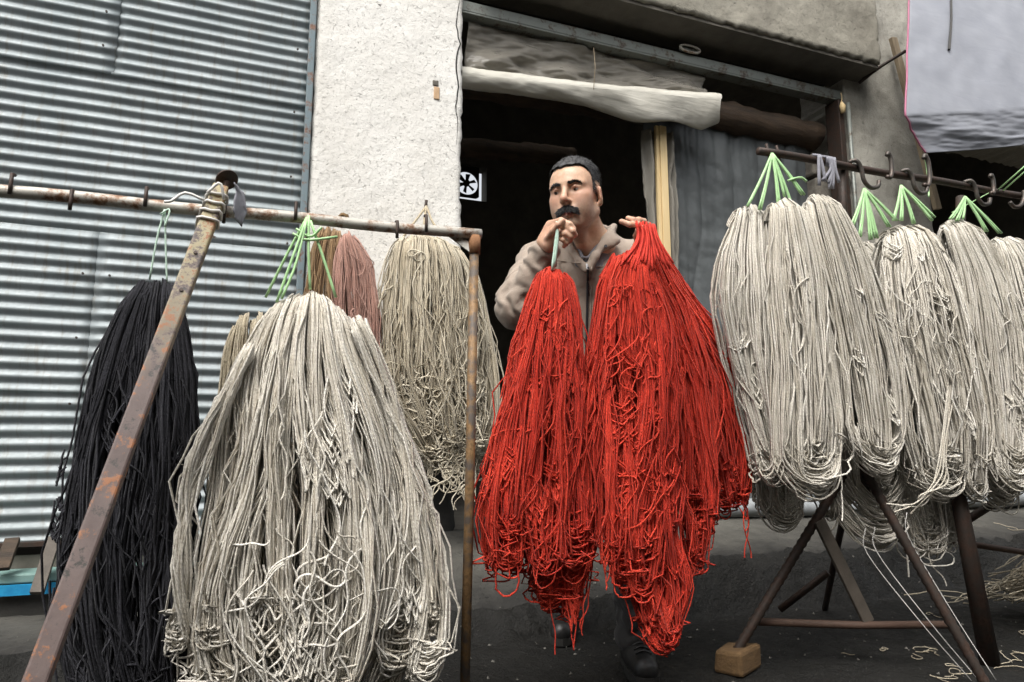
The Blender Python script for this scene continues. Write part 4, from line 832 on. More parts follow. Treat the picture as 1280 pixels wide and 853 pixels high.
# ------------------------------------------------------------------ the man: bodies are grown as smooth distance fields
class Field:
    def __init__(s, lo, hi, h):
        s.lo = np.array(lo, float); s.h = h; s.n = np.ceil((np.array(hi)-s.lo)/h).astype(int)+1; s.F = np.full(s.n, .5, np.float32)
    def _sub(s, lo, hi, pad):
        a = np.clip(np.floor((np.array(lo)-pad-s.lo)/s.h).astype(int), 0, s.n); b = np.clip(np.ceil((np.array(hi)+pad-s.lo)/s.h).astype(int)+1, 0, s.n)
        sl = tuple(slice(x, y) for x, y in zip(a, b)); ax = [s.lo[k]+s.h*np.arange(a[k], b[k]) for k in range(3)]
        return sl, np.stack(np.meshgrid(*ax, indexing='ij'), -1)
    def put(s, fn, lo, hi, k=.01, op='add'):
        sl, P = s._sub(lo, hi, k+3*s.h)
        if 0 in P.shape: return
        d = fn(P).astype(np.float32); A = s.F[sl]
        if op == 'add': hh = np.clip(k-np.abs(A-d), 0, None)/k; s.F[sl] = np.minimum(A, d)-hh*hh*k/4
        else: d = -d; hh = np.clip(k-np.abs(A-d), 0, None)/k; s.F[sl] = np.maximum(A, d)+hh*hh*k/4
    def cap(s, a, b, ra, rb=None, k=.01, op='add', flat=None):
        a, b = np.array(a, float), np.array(b, float); rb = ra if rb is None else rb; ab = b-a; L = ab@ab+1e-12
        def fn(P):
            h = np.clip(((P-a)@ab)/L, 0, 1); q = P-a-h[..., None]*ab
            if flat is not None:
                nrm, sc = flat; dn = q@nrm; q = q+nrm*(dn*(sc-1))[..., None]
            return np.linalg.norm(q, axis=-1)-(ra+(rb-ra)*h)
        r = max(ra, rb); s.put(fn, np.minimum(a, b)-r, np.maximum(a, b)+r, k, op)
    def ell(s, c, r, B=None, k=.01, op='add'):
        c = np.array(c, float); r = np.array(r, float); B = np.eye(3) if B is None else B      # rows of B are the axes
        def fn(P):
            q = (P-c)@B.T; k0 = np.linalg.norm(q/r, axis=-1); k1 = np.linalg.norm(q/(r*r), axis=-1)+1e-9; return k0*(k0-1)/k1
        s.put(fn, c-r.max(), c+r.max(), k, op)
    def sample(s, P):
        q = (np.asarray(P)-s.lo)/s.h; i = np.clip(np.round(q).astype(int), 0, s.n-1); return s.F[i[..., 0], i[..., 1], i[..., 2]]
    def hit(s, px, py, off=0.0):
        r = ray(px, py); t = np.linspace(1.5, 3, 1500); d = s.sample(CAM+r*t[:, None]); w = np.where(d < 0)[0]
        return CAM+r*(t[w[0]]-off) if len(w) else None
    def mesh(s):
        F = s.F; ins = F < 0
        c = np.zeros(tuple(s.n-1), np.int8)
        for d in np.ndindex(2, 2, 2): c += ins[d[0]:s.n[0]-1+d[0], d[1]:s.n[1]-1+d[1], d[2]:s.n[2]-1+d[2]]
        act = np.argwhere((c > 0) & (c < 8)); m = len(act); acc = np.zeros((m, 3)); cnt = np.zeros(m)
        val = {d: F[act[:, 0]+d[0], act[:, 1]+d[1], act[:, 2]+d[2]] for d in np.ndindex(2, 2, 2)}
        for d in np.ndindex(2, 2, 2):
            for ax in range(3):
                if d[ax]: continue
                e = list(d); e[ax] = 1; e = tuple(e); a, b = val[d], val[e]; x = (a < 0) != (b < 0)
                t = np.where(x, a/(a-b+1e-12), 0); p = np.array(d, float)[None].repeat(m, 0); p[:, ax] += t; acc[x] += p[x]; cnt[x] += 1
        V = s.lo+s.h*(act+acc/cnt[:, None]); idm = np.full(tuple(s.n-1), -1, np.int32); idm[tuple(act.T)] = np.arange(m); Q = []
        for ax in range(3):
            o1, o2 = (ax+1) % 3, (ax+2) % 3; sl = [slice(1, k-1) for k in s.n]; sl[ax] = slice(0, s.n[ax]-1); sl2 = list(sl); sl2[ax] = slice(1, s.n[ax])
            A, B = ins[tuple(sl)], ins[tuple(sl2)]; w = np.argwhere(A != B); off = np.array([1, 1, 1]); off[ax] = 0; w = w+off; fl = ins[tuple(w.T)]
            def cell(i, j): q = w.copy(); q[:, o1] -= i; q[:, o2] -= j; return idm[tuple(q.T)]
            f = np.stack([cell(1, 1), cell(0, 1), cell(0, 0), cell(1, 0)], 1); f[~fl] = f[~fl][:, ::-1]; Q.append(f)
        Q = np.concatenate(Q); Q = Q[(Q >= 0).all(1)]; return V, Q
def relax(V, Q, it=2, lam=.5):
    for _ in range(it):
        acc = np.zeros_like(V); cnt = np.zeros(len(V))
        for a, b in ((0, 1), (1, 2), (2, 3), (3, 0)):
            np.add.at(acc, Q[:, a], V[Q[:, b]]); np.add.at(cnt, Q[:, a], 1); np.add.at(acc, Q[:, b], V[Q[:, a]]); np.add.at(cnt, Q[:, b], 1)
        V = V+(acc/np.maximum(cnt, 1)[:, None]-V)*lam
    return V
def vnormals(V, Q):
    n = np.cross(V[Q[:, 2]]-V[Q[:, 0]], V[Q[:, 3]]-V[Q[:, 1]]); N = np.zeros_like(V)
    for k in range(4): np.add.at(N, Q[:, k], n)
    return N/(np.linalg.norm(N, axis=1, keepdims=True)+1e-12)

# head frame: f forward, l towards his left (image right), u up
HC = pc(719, 244, 2.2)
ya, pi_, ro = math.radians(26), math.radians(7), math.radians(2)
f_ = math.cos(ya)*(-F3)+math.sin(ya)*(-R3); f_ = f_*math.cos(pi_)+np.array([0, 0, -math.sin(pi_)]); f_ /= np.linalg.norm(f_)
l_ = np.cross([0, 0, 1.0], f_); l_ /= np.linalg.norm(l_); u_ = np.cross(f_, l_)
l_, u_ = l_*math.cos(ro)+u_*math.sin(ro), u_*math.cos(ro)-l_*math.sin(ro)
HB = np.stack([l_, f_, u_])
def hd(x, y, z): return HC+x*l_+y*f_+z*u_
def HX(P): return (np.asarray(P)-HC)@HB.T
bodyf = Field((.55, 1.55, .80), (1.52, 2.30, 1.72), .0036)
def build_head(S):
    E = lambda c, r, k=.012, op='add': S.ell(hd(*c), r, HB, k, op)
    K = lambda a, b, ra, rb=None, k=.01, op='add', flat=None: S.cap(hd(*a), hd(*b), ra, rb, k, op, flat)
    E((0, -.018, .036), (.075, .094, .084), .02)
    E((0, .022, -.030), (.063, .066, .085), .03)
    E((0, .030, .030), (.062, .060, .055), .03)                       # forehead
    E((0, .036, -.084), (.051, .043, .034), .03)
    K((-.055, -.006, -.062), (-.021, .058, -.106), .018, .016, .025); K((.055, -.006, -.062), (.021, .058, -.106), .018, .016, .025)
    E((0, .069, -.107), (.022, .017, .016), .018)                     # chin
    for sx in (-1, 1):
        E((sx*.044, .050, -.022), (.022, .025, .017), .022)           # cheekbone
        E((sx*.040, .053, -.054), (.023, .025, .030), .025)           # cheek
        K((sx*.012, .085, .0175), (sx*.050, .067, .0155), .0085, .007, .016)   # brow ridge
    for sx in (-1, 1): E((sx*.031, .087, .001), (.018, .013, .0105), .012, 'sub')     # sockets
    for sx in (-1, 1):
        E((sx*.031, .069, .000), (.0150, .0135, .0125), .003)          # eyeball bulge with lids
        K((sx*.018, .0808, .0020), (sx*.031, .0855, .0042), .0038, .0046, .004); K((sx*.031, .0855, .0042), (sx*.046, .0750, .0010), .0046, .0036, .004)
        K((sx*.020, .0800, -.0055), (sx*.043, .0755, -.0060), .0022, .0022, .005)      # lower lid
    K((0, .085, .012), (0, .107, -.028), .0078, .0098, .009)           # nose
    E((0, .109, -.036), (.0115, .0115, .0105), .009)
    for sx in (-1, 1): E((sx*.0125, .097, -.040), (.0070, .0105, .0075), .006); E((sx*.0065, .101, -.048), (.0035, .005, .004), .004, 'sub')
    E((0, .077, -.068), (.030, .016, .016), .014)                      # muzzle
    K((-.021, .082, -.0715), (0, .0935, -.0685), .0042, .0058, .006); K((.021, .082, -.0715), (0, .0935, -.0685), .0042, .0058, .006)
    K((-.018, .081, -.0795), (0, .0910, -.0825), .0050, .0065, .006); K((.018, .081, -.0795), (0, .0910, -.0825), .0050, .0065, .006)
    K((-.024, .0835, -.0752), (.024, .0835, -.0752), .0016, .0016, .003, 'sub')
    for sx in (-1, 1):                                                # ears
        S.ell(hd(sx*.079, -.014, -.015), (.0075, .020, .031), np.stack([l_*math.cos(.35)+sx*f_*math.sin(.35)*-1, f_*math.cos(.35)+sx*l_*math.sin(.35), u_]), .008)
        E((sx*.0865, -.010, -.011), (.0045, .010, .016), .005, 'sub'); E((sx*.077, -.008, -.040), (.006, .008, .008), .006)
build_head(bodyf)
nk0, nk1 = hd(0, -.028, -.06), pc(742, 318, 2.31)
bodyf.cap(nk0, nk1, .056, .064, .03); bodyf.cap(hd(0, .028, -.115), pc(733, 318, 2.235), .022, .020, .03)
SHR, SHL = pc(674, 333, 2.33), pc(802, 328, 2.37)
ELR, WRR = pc(648, 383, 2.12), pc(683, 311, 2.045)
ELL, WRL = pc(826, 412, 2.24), pc(800, 325, 2.135)
CH, HP = pc(737, 385, 2.36), pc(735, 500, 2.37)
bodyf.cap(nk1, CH, .075, .11, .05); bodyf.cap(CH, HP, .12, .12, .05); bodyf.cap(SHR, SHL, .05, .05, .05)
for a, b, c in ((SHR, ELR, WRR), (SHL, ELL, WRL)): bodyf.cap(a, b, .045, .038, .03); bodyf.cap(b, c, .036, .026, .03)
def finger(pts, r):
    pts = [(a-(3 if HO else 0), b+HO, c) for a, b, c in pts]
    for a, b in zip(pts[:-1], pts[1:]): bodyf.cap(pc(*a), pc(*b), r, r*.93, .0045)
HO = 5.0
# his right hand (image left), pinching the twine in front of his chin
bodyf.cap(WRR, pc(686, 302, 2.02), .026, .024, .02)
for a, b in (((679, 302, 2.02), (687, 281, 2.005)), ((684, 305, 2.005), (694, 284, 1.985)), ((687, 307, 2.0), (696, 292, 1.975))): bodyf.cap(pc(*a), pc(*b), .019, .0125, .014)
finger([(692, 274, 2.0), (704, 270.5, 1.965), (715, 275.5, 1.945), (720, 281, 1.95)], .0088)
finger([(697, 279, 1.985), (709, 278, 1.95), (719, 284, 1.94), (722, 289, 1.95)], .0088)
finger([(699, 285, 1.975), (709, 287, 1.945), (717, 291, 1.945), (716, 296, 1.955)], .0084)
finger([(698, 292, 1.975), (707, 295, 1.95), (711, 299, 1.955), (708, 303, 1.965)], .0074)
finger([(687, 293, 1.985), (694, 284, 1.955), (701, 276, 1.94), (706, 271, 1.94)], .0095)
HO = 0
# his left hand (image right), closed round the tops of the red hanks
bodyf.cap(WRL, pc(802, 309, 2.12), .026, .024, .02)
for a, b in (((798, 309, 2.115), (802, 289, 2.10)), ((803, 310, 2.12), (808, 288, 2.11)), ((808, 311, 2.125), (814, 292, 2.125))): bodyf.cap(pc(*a), pc(*b), .018, .0125, .014)
finger([(802, 287, 2.10), (797, 280.5, 2.065), (787, 281, 2.045), (777, 277, 2.05)], .0090)
finger([(806, 284, 2.105), (799, 275.5, 2.075), (791, 275, 2.06), (785, 273, 2.07)], .0088)
finger([(810, 285, 2.115), (805, 276.5, 2.085), (798, 275, 2.075), (793, 276, 2.08)], .0084)
finger([(814, 289, 2.125), (811, 281, 2.10), (806, 279, 2.09), (801, 281, 2.09)], .0074)
finger([(797, 304, 2.10), (795, 295, 2.07), (798, 288, 2.045), (803, 284, 2.04)], .0095)
man = thing('person', 'man with a black moustache in a taupe jacket, holding up red yarn in both hands', 'person', pg(752, 822))
V, Q = bodyf.mesh(); V = relax(V, Q, 1, .3); body = link('body', V, Q, 'skin', man, True)
h = HX(V); x, y, z = h.T
ss = lambda e0, e1, t: (lambda c: c*c*(3-2*c))(np.clip((t-e0)/(e1-e0), 0, 1))
nse = fbm(V*300, 2, 5)
stub = ss(.015, .045, -z)*ss(-.045, .0, y-.02-.0*z)*(z > -.16)*np.clip(ss(-.004, .012, np.abs(x)-.024)+ss(.078, .09, -z)+ss(.045, .055, -z)*ss(.05, .064, -z), 0, 1)
stub = np.clip(stub*(.75+.4*nse)*ss(.03, .06, -z+.35*np.abs(x)), 0, 1)*.8
ruddy = np.clip(np.exp(-((np.abs(x)-.042)**2+(z+.028)**2)/.0006)*.6+np.exp(-(x**2+(z+.036)**2)/.0003)*.7+.8*np.exp(-((np.abs(x)-.082)**2+(z+.005)**2)/.0006), 0, 1)*(y > -.05)
dist_h = np.linalg.norm(h, axis=1); ruddy = np.where(dist_h > .17, .35+.25*fbm(V*60, 2, 3), ruddy)
lip = ss(.0205, .015, np.abs(x))*ss(.0108, .0070, np.abs(z+.0755))*ss(.080, .084, y)
eyes = np.exp(-((np.abs(x)-.031)**2/.00016+(z-.004)**2/.00012))*(y > .05)
ruddy = np.clip(ruddy+eyes*.5, 0, 1); stub = np.clip(stub+eyes*.25, 0, 1)
for nm, a in (('stubble', stub), ('ruddy', ruddy), ('lip', lip)):
    at = body.data.attributes.new(nm, 'FLOAT', 'POINT'); at.data.foreach_set('value', np.where(dist_h > .2, 0 if nm != 'ruddy' else a, a).astype(np.float32))
def ball(name, c, r, m, parent, n=20, axis=None, lo=0, **k):
    P = []; Fq = []
    for i in range(n+1):
        th = math.pi*i/n
        for j in range(2*n): P.append(np.array(c)+r*np.array([math.sin(th)*math.cos(math.pi*j/n), math.sin(th)*math.sin(math.pi*j/n), math.cos(th)]))
    for i in range(n):
        for j in range(2*n): q = (j+1) % (2*n); Fq.append((i*2*n+j, (i+1)*2*n+j, (i+1)*2*n+q, i*2*n+q))
    return link(name, P, Fq, m, parent, True, **k)
for sx in (-1, 1):
    e = ball('eye', hd(sx*.031, .0708, .0000), .0137, 'eye', body)
    gz = hd(sx*.031-.004, .0708+.0102, -.0042)
    gd = gz-hd(sx*.031, .0708, .0); gd /= np.linalg.norm(gd); b = MB(); c = hd(sx*.031, .0708, .0)
    a1 = np.cross(gd, [0, 0, 1]); a1 /= np.linalg.norm(a1); a2 = np.cross(gd, a1); Pv = [c+gd*.0146]; 
    for k in range(16): th = k*math.pi/8; v_ = gd*.0128+.0062*(math.cos(th)*a1+math.sin(th)*a2); Pv.append(c+v_)
    link('iris', Pv, [(0, 1+k, 1+(k+1) % 16) for k in range(16)], 'iris', body, True)
# hair, moustache, eyebrows: a skin-hugging cap plus thousands of short hairs
def hairset(name, pts, nrm, L, r, dirv, mat, seed, jit=.35, lift=.6):
    g = np.random.default_rng(seed); n = len(pts); d = dirv+g.normal(0, jit, (n, 3)); d /= np.linalg.norm(d, axis=1, keepdims=True)
    d0 = nrm*lift+d*(1-lift); ln = L*g.uniform(.6, 1.1, n)[:, None]; t = np.linspace(0, 1, 4)
    C = np.stack([pts-nrm*.0015+d0*ln*k+(d-d0)*ln*k*k*.6 for k in t], 1)
    return tubes(C, r, 3, np.ones(n))[:2]
head = (dist_h < .155) & (z > -.13)
NV = vnormals(V, Q); NH = NV@HB.T
hairline = .058+.010*np.clip(1-(np.abs(x)/.05)**2, 0, 1)-.0*z
hmask = head & ((z > .071+.008*fbm(V*80, 2, 16)-1.5*np.clip(.052-y, 0, .04)+.0) | ((y < .036-.25*np.clip(.03-z, 0, .06)+.006*fbm(V*70, 2, 15)) & (z > -.012)) | ((y < -.035) & (z > -.062))) & (z > -.07) & ~((np.abs(x) > .073) & (z < .03) & (y > -.04)) 
hmask |= head & (np.abs(x) > .060) & (y < .024) & (y > .008) & (z > -.010) & (np.abs(x) < .074)
hm = np.where(hmask)[0]
side_h = hmask & (z < .034); stub = np.clip(np.maximum(stub, hmask*(.75+.4*np.clip((z+.02)/.06, 0, 1))*ss(-.05, -.01, z)), 0, 1.5)
hmask_top = hmask & (z > -.004+.012*fbm(V*90, 2, 6))
body.data.attributes['stubble'].data.foreach_set('value', np.where(dist_h > .2, 0, stub).astype(np.float32))
capm = hmask & (NH[:, 2] > -.9)
Vh = V.copy(); thick = .0006+.0095*ss(.030, .085, z); Vh += NV*(thick*(.85+.5*fbm(V*90, 3, 8)))[:, None]
fm = hmask_top[Q].all(1); qs = Q[fm]; uq, inv = np.unique(qs, return_inverse=True)
bsel = uq; o = link('hair', Vh[bsel], inv.reshape(-1, 4), ['hair', 'hairgrey'], man, True)
gq = (z[bsel][inv.reshape(-1, 4)].mean(1) < .022+.014*fbm(V[bsel]*80, 2, 4)[inv.reshape(-1, 4)].mean(1)).astype(np.int32)
o.data.polygons.foreach_set('material_index', gq)
g = np.random.default_rng(21); sel = g.choice(hm, 4200); dv = -.55*f_*np.ones((len(sel), 1))-.35*u_*(1-ss(.03, .09, z[sel]))[:, None]+.35*f_*(ss(.05, .09, z[sel])*ss(.0, .05, y[sel]))[:, None]+.25*l_
vv, qq = hairset('h', V[sel]+NV[sel]*(thick[sel]*.7)[:, None]+g.normal(0, .0016, (len(sel), 3)), NV[sel], .008, .00045, dv, 'hair', 22)
yo = link('hair_strands', vv, qq, 'hair', o, True, kind='stuff')
def facial(name, msk, n, L, r, dfn, seed, mat='hair', lift=.45, off=.0015):
    g = np.random.default_rng(seed); ids = np.where(msk)[0]
    if len(ids) == 0: return
    s_ = g.choice(ids, n); vv, qq = hairset(name, V[s_]+NV[s_]*off+g.normal(0, .0010, (n, 3)), NV[s_], L, r, dfn(s_), mat, seed, .22, lift); return link(name, vv, qq, mat, man, True)
mw = np.abs(x); mous = head & (y > .06) & (mw < .033) & (z > -.0725-.30*np.clip(mw-.010, 0, 1)) & (z < -.0535-.42*np.clip(mw-.006, 0, 1))
facial('moustache', mous, 1300, .0105, .0007, lambda s_: -.75*u_[None]+np.sign(x[s_])[:, None]*.65*l_[None]+.15*f_[None], 31, off=.0035)
for sx in (-1, 1):
    arc = .0140+.0055*np.clip((x*sx-.012)/.02, 0, 1)-.012*np.clip((x*sx-.034)/.02, 0, 1)
    bm = head & (y > .04) & (x*sx > .011) & (x*sx < .052) & (np.abs(z-arc) < .0040-.0028*np.clip((x*sx-.03)/.025, 0, 1))
    facial('eyebrow', bm, 300, .0075, .00055, lambda s_, sx=sx: sx*.9*l_[None]+.12*u_[None]+0*x[s_][:, None], 33+sx, lift=.2, off=.0008)

# jacket
jk = Field((.52, 1.60, .72), (1.60, 2.36, 1.52), .006)
def chestell(S, gr, k=.05):
    BX = np.stack([R3, F3, U3])
    S.ell(pc(738, 375, 2.365), (.205+gr, .128+gr, .24), BX, k); S.ell(pc(736, 460, 2.37), (.195+gr, .130+gr, .26), BX, k)
    S.cap(SHR, SHL, .072+gr, .072+gr, k); S.cap(pc(742, 304, 2.335), pc(738, 340, 2.33), .075+gr, .12, k)
chestell(jk, 0.0)
jk.cap(SHR, ELR, .080, .070, .035); jk.cap(ELR, ELR+(WRR-ELR)*.93, .068, .041, .02); jk.cap(ELR+(WRR-ELR)*.84, ELR+(WRR-ELR)*.97, .044, .043, .006)
jk.cap(SHL, ELL, .080, .068, .035); jk.cap(ELL, ELL+(WRL-ELL)*.93, .066, .041, .02)
jk.cap(pc(735, 278, 2.12), pc(733, 333, 2.19), .052, .012, .01, 'sub'); jk.cap(pc(742, 288, 2.30), pc(738, 306, 2.20), .062, .050, .012, 'sub')
col = [(768, 283, 2.33), (764, 290, 2.275), (757, 301, 2.225), (744, 320, 2.185), (736, 336, 2.18)]
for a, b in zip(col[:-1], col[1:]): jk.cap(pc(*a), pc(*b), .0125, .0115, .012)
for a, b in (((758, 300, 2.22), (768, 301, 2.225)), ((763, 293, 2.255), (772, 300, 2.25)), ((752, 309, 2.205), (764, 306, 2.215)), ((760, 297, 2.235), (770, 301, 2.238))): jk.cap(pc(*a), pc(*b), .010, .009, .022)
col = [(716, 288, 2.33), (712, 300, 2.26), (715, 314, 2.205), (724, 327, 2.185), (732, 337, 2.18)]
for a, b in zip(col[:-1], col[1:]): jk.cap(pc(*a), pc(*b), .0125, .0115, .008)
V2, Q2 = jk.mesh(); V2 = relax(V2, Q2, 2); N2 = vnormals(V2, Q2)
def folds(V, a, b, n, amp, rad, seed):
    ab = b-a; t = ((V-a)@ab)/(ab@ab); q = V-a-np.clip(t, 0, 1)[:, None]*ab; w = ss(rad*1.5, rad*.9, np.linalg.norm(q, axis=1))*ss(-.25, .05, t)*ss(1.2, .95, t)
    wob = fbm(V*8, 3, seed)*4.5+fbm(V*20, 2, seed+1)*1.6; s_ = np.sin(t*n*5+wob*2.4)*(.55+.9*fbm(V*7+4, 2, seed+2)); return w*amp*(np.abs(s_)**.7*np.sign(s_))
disp = folds(V2, SHR, ELR, 3.2, .0055, .09, 3)+folds(V2, ELR, WRR, 4.2, .0055, .075, 4)+folds(V2, SHL, ELL, 3.2, .005, .09, 5)+.006*fbm(V2*11, 3, 6)+.003*fbm(V2*34, 2, 7)
V2 = V2+N2*disp[:, None]; jacket = link('jacket', V2, Q2, 'jacket', man, True)
b = MB(); zp = [jk.hit(735+(-.02*(py-336)), py, .004) for py in range(334, 470, 6)]; zp = [p for p in zp if p is not None]
b.tube(zp, .0042, 5); b.build('zip', 'zipm', jacket, True)
b = MB(); zp2 = [p+R3*.011 for p in zp]; b.tube(zp2, .0022, 5); b.build('placket_seam', 'jacket', jacket, True)
b = MB(); z0_ = jk.hit(733.5, 330, .012); b.bar(z0_, z0_+np.array([0, -.004, -.020]), .007, .004); bevel(b.build('zip_pull', 'metal', jacket), .001)
b = MB(); sp = jk.hit(757, 308, .005); b.disc(sp, -F3, .0050, .005, 12); b.build('snap', 'zipm', jacket)
b = MB(); pk_ = [p for p in (jk.hit(px, 325+.12*(px-690), .001) for px in range(694, 728, 4)) if p is not None]; b.tube(pk_, .0022, 4); b.build('yoke_seam', 'jacket', jacket, True)
b = MB(); pk_ = [p for p in (jk.hit(px, 334-.05*(px-745), .001) for px in range(745, 792, 4)) if p is not None]; b.tube(pk_, .0022, 4); b.build('yoke_seam', 'jacket', jacket, True)
sf = Field((.80, 1.72, 1.05), (1.25, 2.30, 1.50), .006)
chestell(sf, -.032); sf.cap(pc(740, 304, 2.30), pc(738, 322, 2.30), .058, .085, .03); sf.cap(pc(736, 270, 2.14), pc(732, 322, 2.205), .050, .014, .01, 'sub')
for a, b_ in (((717, 297, 2.245), (728, 322, 2.185)), ((755, 297, 2.245), (735, 323, 2.185))): sf.cap(pc(*a), pc(*b_), .009, .007, .012)
V3, Q3 = sf.mesh(); V3 = relax(V3, Q3, 2); link('shirt', V3, Q3, 'shirt', man, True)
# trousers and boots
tf = Field((.80, 1.55, .04), (1.55, 2.5, 1.05), .006)
HR, HL_ = pc(708, 520, 2.40), pc(765, 520, 2.40)
aR = pg(707, 792); aL = pg(796, 836); aR[2] = aL[2] = .10
kR, kL = (HR+aR)/2+(-F3)*.05+U3*.03, (HL_+aL)/2+(-F3)*.04+U3*.03
for a, b_, c in ((HR, kR, aR), (HL_, kL, aL)): tf.cap(a, b_, .095, .070, .04); tf.cap(b_, c+U3*.02, .070, .058, .02); tf.cap(c+U3*.06, c+U3*.0, .060, .066, .02)
tf.cap(HR, HL_, .11, .11, .05)
V4, Q4 = tf.mesh(); V4 = relax(V4, Q4, 2); N4 = vnormals(V4, Q4)
V4 += N4*(.006*fbm(V4*10, 3, 12)+folds(V4, kR, aR, 4, .006, .08, 14)+folds(V4, kL, aL, 4, .006, .08, 15))[:, None]; link('trousers', V4, Q4, 'trousers', man, True)
for c, tw_ in ((aR, (-.20, -1)), (aL, (.02, -1))):
    dr = R3*tw_[0]+F3*tw_[1]; dr /= np.linalg.norm(dr); sd_ = np.cross(dr, U3)
    bf = Field(c-np.array([.25, .25, .10]), c+np.array([.25, .25, .12]), .005); g0 = c*np.array([1, 1, 0])
    bf.cap(c+U3*.05, g0+U3*.055, .050, .050, .02); bf.cap(g0+U3*.042-dr*.05, g0+U3*.050+dr*.06, .042, .046, .02); bf.cap(g0+U3*.046+dr*.05, g0+U3*.040+dr*.145, .046, .040, .02)
    bf.put(lambda P: .014-P[..., 2]*1.0, c-.25, c+.25, .004, 'add') if False else None
    V5, Q5 = bf.mesh(); V5[:, 2] = np.maximum(V5[:, 2], .022); V5 = relax(V5, Q5, 1); bt = link('boot', V5, Q5, 'boot', man, True)
    b = MB(); prof = [(-.092, .030), (-.06, .044), (.0, .043), (.06, .050), (.12, .050), (.165, .036), (.187, .012)]
    o_ = [g0+dr*a+sd_*w for a, w in prof]+[g0+dr*a-sd_*w for a, w in prof[::-1]]; n = len(o_)
    b.add([p+U3*.001 for p in o_]+[p+U3*.026 for p in o_], [tuple(range(n-1, -1, -1)), tuple(range(n, 2*n))]+[(k, (k+1) % n, n+(k+1) % n, n+k) for k in range(n)]); b.build('sole', 'dark', bt)
    b = MB()
    for k in range(4):
        p = g0+dr*(.045+.024*k)+U3*(.105-.006*k); b.tube(spline([p-sd_*.026-U3*.008, p+U3*.002, p+sd_*.026-U3*.008], 8), .0032, 5)
    b.build('lace', 'boot', bt, True)

# ------------------------------------------------------------------ the red yarn he holds
GD = 'red yarn skeins held by the man'
YR = 1.735
q0 = Shape([(333, 678, 706), (345, 667, 717), (375, 655, 725), (420, 640, 730), (500, 622, 736), (580, 601, 738), (640, 591, 738), (672, 598, 735), (690, 602, 734)], YR, .42, .02)
tip = pc(696, 277, 1.945)
skein('red_yarn_skein', 'red yarn skein hanging by pale green twine from the man\'s right hand', 'y_red', [(q0, dict(S=579, r=0.0027, seed=81, locks=12, uturn=.6, lobes=3, end=(.88, 1), amp=.006, lockamp=.012, wild=.10))], GD,
      loose=[curls(q0, 28, 0.0022, 82, q=(.1, .95), curl=0.37), sags(q0, 90, 0.0022, 83, q=(.4, .96), u=(-1, .5), wid=(.02, .09), sag=(.02, .07)), sags(q0, 30, 0.0022, 84, q=(.1, .5))],
      twine=[[tip, pc(697, 300, 1.94), pt(692, 336, YR-.01)], [tip+R3*.004, pc(694, 305, 1.945), pt(690, 338, YR-.012)]], tmat='mint', tr=.0038)
kr = dict(kink=.0008, r=0.0027, uturn=.65, amp=.006, lockamp=.016, wild=.10, end=(.78, 1), layers=(1, .85, .6))
qA = Shape([(316, 764, 800), (345, 742, 800), (390, 734, 795), (460, 722, 785), (540, 706, 768), (620, 690, 752), (680, 676, 742), (728, 662, 736), (748, 664, 732)], YR+.02, .42, .02)
qB = Shape([(308, 778, 812), (345, 762, 822), (400, 754, 838), (480, 752, 850), (560, 748, 852), (620, 746, 850), (680, 744, 840), (722, 752, 832)], YR-.05, .45, .02)
qC = Shape([(560, 765, 845), (620, 775, 850), (690, 788, 853), (740, 790, 854), (778, 792, 852)], YR-.05, .5, .02)
qD = Shape([(296, 788, 818), (340, 790, 842), (400, 806, 872), (480, 822, 892), (560, 836, 894), (640, 846, 893), (700, 850, 886)], YR+.03, .45, .02)
qE = Shape([(283, 797, 813), (315, 800, 836), (360, 810, 862), (410, 824, 895), (470, 842, 926), (540, 868, 936), (600, 884, 939), (632, 894, 932)], YR+.09, .42, .02)
hand = pc(801, 281, 2.05)
tops = [[hand+[.0042*k-.024, -.012+.006*math.sin(k*2.3), .006*math.sin(k*1.7)], pc(796+1.9*k, 300+2*math.sin(k*3), 2.025-.01*math.sin(k*2)), pt(776+4.4*k, 332+6*math.sin(k*5), YR-.075)] for k in range(16)]
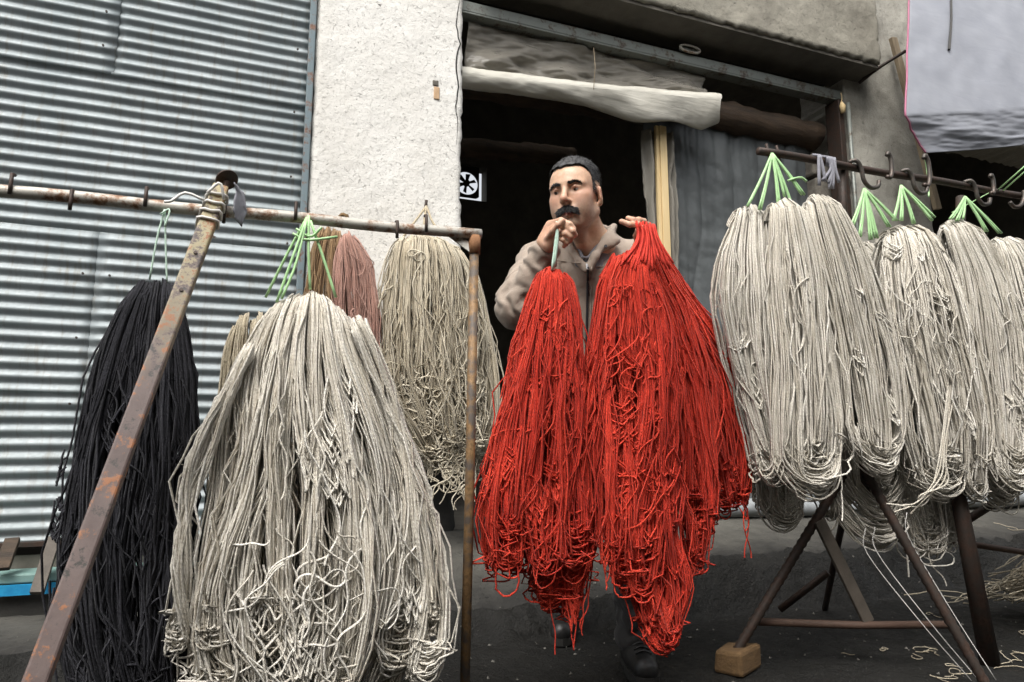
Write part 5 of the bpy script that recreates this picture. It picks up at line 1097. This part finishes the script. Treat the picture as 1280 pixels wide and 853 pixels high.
skein('red_yarn_bundle', 'wide bundle of red hanks gathered up in the man\'s left hand', 'y_red',
      [(qA, dict(S=357, seed=91, locks=7, lobes=2, **dict(kr, end=(.88, 1)))), (qB, dict(S=443, seed=92, locks=9, lobes=3, **kr)), (qC, dict(S=187, seed=93, locks=4, lobes=1, **dict(kr, end=(.9, 1)))), (qD, dict(S=340, seed=94, locks=6, lobes=2, **kr)), (qE, dict(S=391, seed=95, locks=7, lobes=2, **kr))], GD, cat='yarn bundle',
      loose=[curls(qB, 42, 0.0022, 96, q=(.25, .75), curl=0.59), curls(qB, 17, 0.0022, 97, q=(.02, .4), curl=0.43), sags(qB, 90, 0.0022, 98, q=(.3, .95), wid=(.02, .12), sag=(.02, .1)), sags(qA, 60, 0.0022, 99, q=(.3, .97), wid=(.02, .08)), curls(qA, 14, 0.0022, 100, q=(.02, .9), curl=0.31), sags(qD, 60, 0.0022, 101, q=(.2, .97)), curls(qE, 17, 0.0022, 102, q=(.05, .95), curl=0.37), sags(qE, 60, 0.0022, 103, q=(.4, .97), wid=(.02, .07), sag=(.02, .06)), curls(qD, 17, 0.0022, 104, q=(.1, .9), curl=0.43), sags(qC, 30, 0.0022, 105, q=(.2, .9), wid=(.02, .06))],
      twine=tops, tmat='red_cord', tr=.0034)

# grit and small stones on the street
g = np.random.default_rng(88); V = []; Fq = []; base = np.array([(1, 0, 0), (-1, 0, 0), (0, 1, 0), (0, -1, 0), (0, 0, 1), (0, 0, -1)], float); tri = [(0, 2, 4), (2, 1, 4), (1, 3, 4), (3, 0, 4), (2, 0, 5), (1, 2, 5), (3, 1, 5), (0, 3, 5)]
for k in range(900):
    x, y = g.uniform(-.9, 4.2), g.uniform(1.5, 2.95); r = .0016+.006*g.random()**4; o = len(V); z = float(ground_z(np.array([x]), np.array([y]))[0])
    V += [tuple(np.array([x, y, z+r*.3])+r*(p*g.uniform(.6, 1.3, 3)+g.normal(0, .15, 3))) for p in base]; Fq += [tuple(o+i for i in t_) for t_ in tri]
link('grit', V, Fq, simple('grit', (.05, .048, .042), (.22, .21, .185), 3, .9, 0, .2, .002), None, False, kind='stuff', label='fine grit and small stones strewn over the dark street', cat='grit')
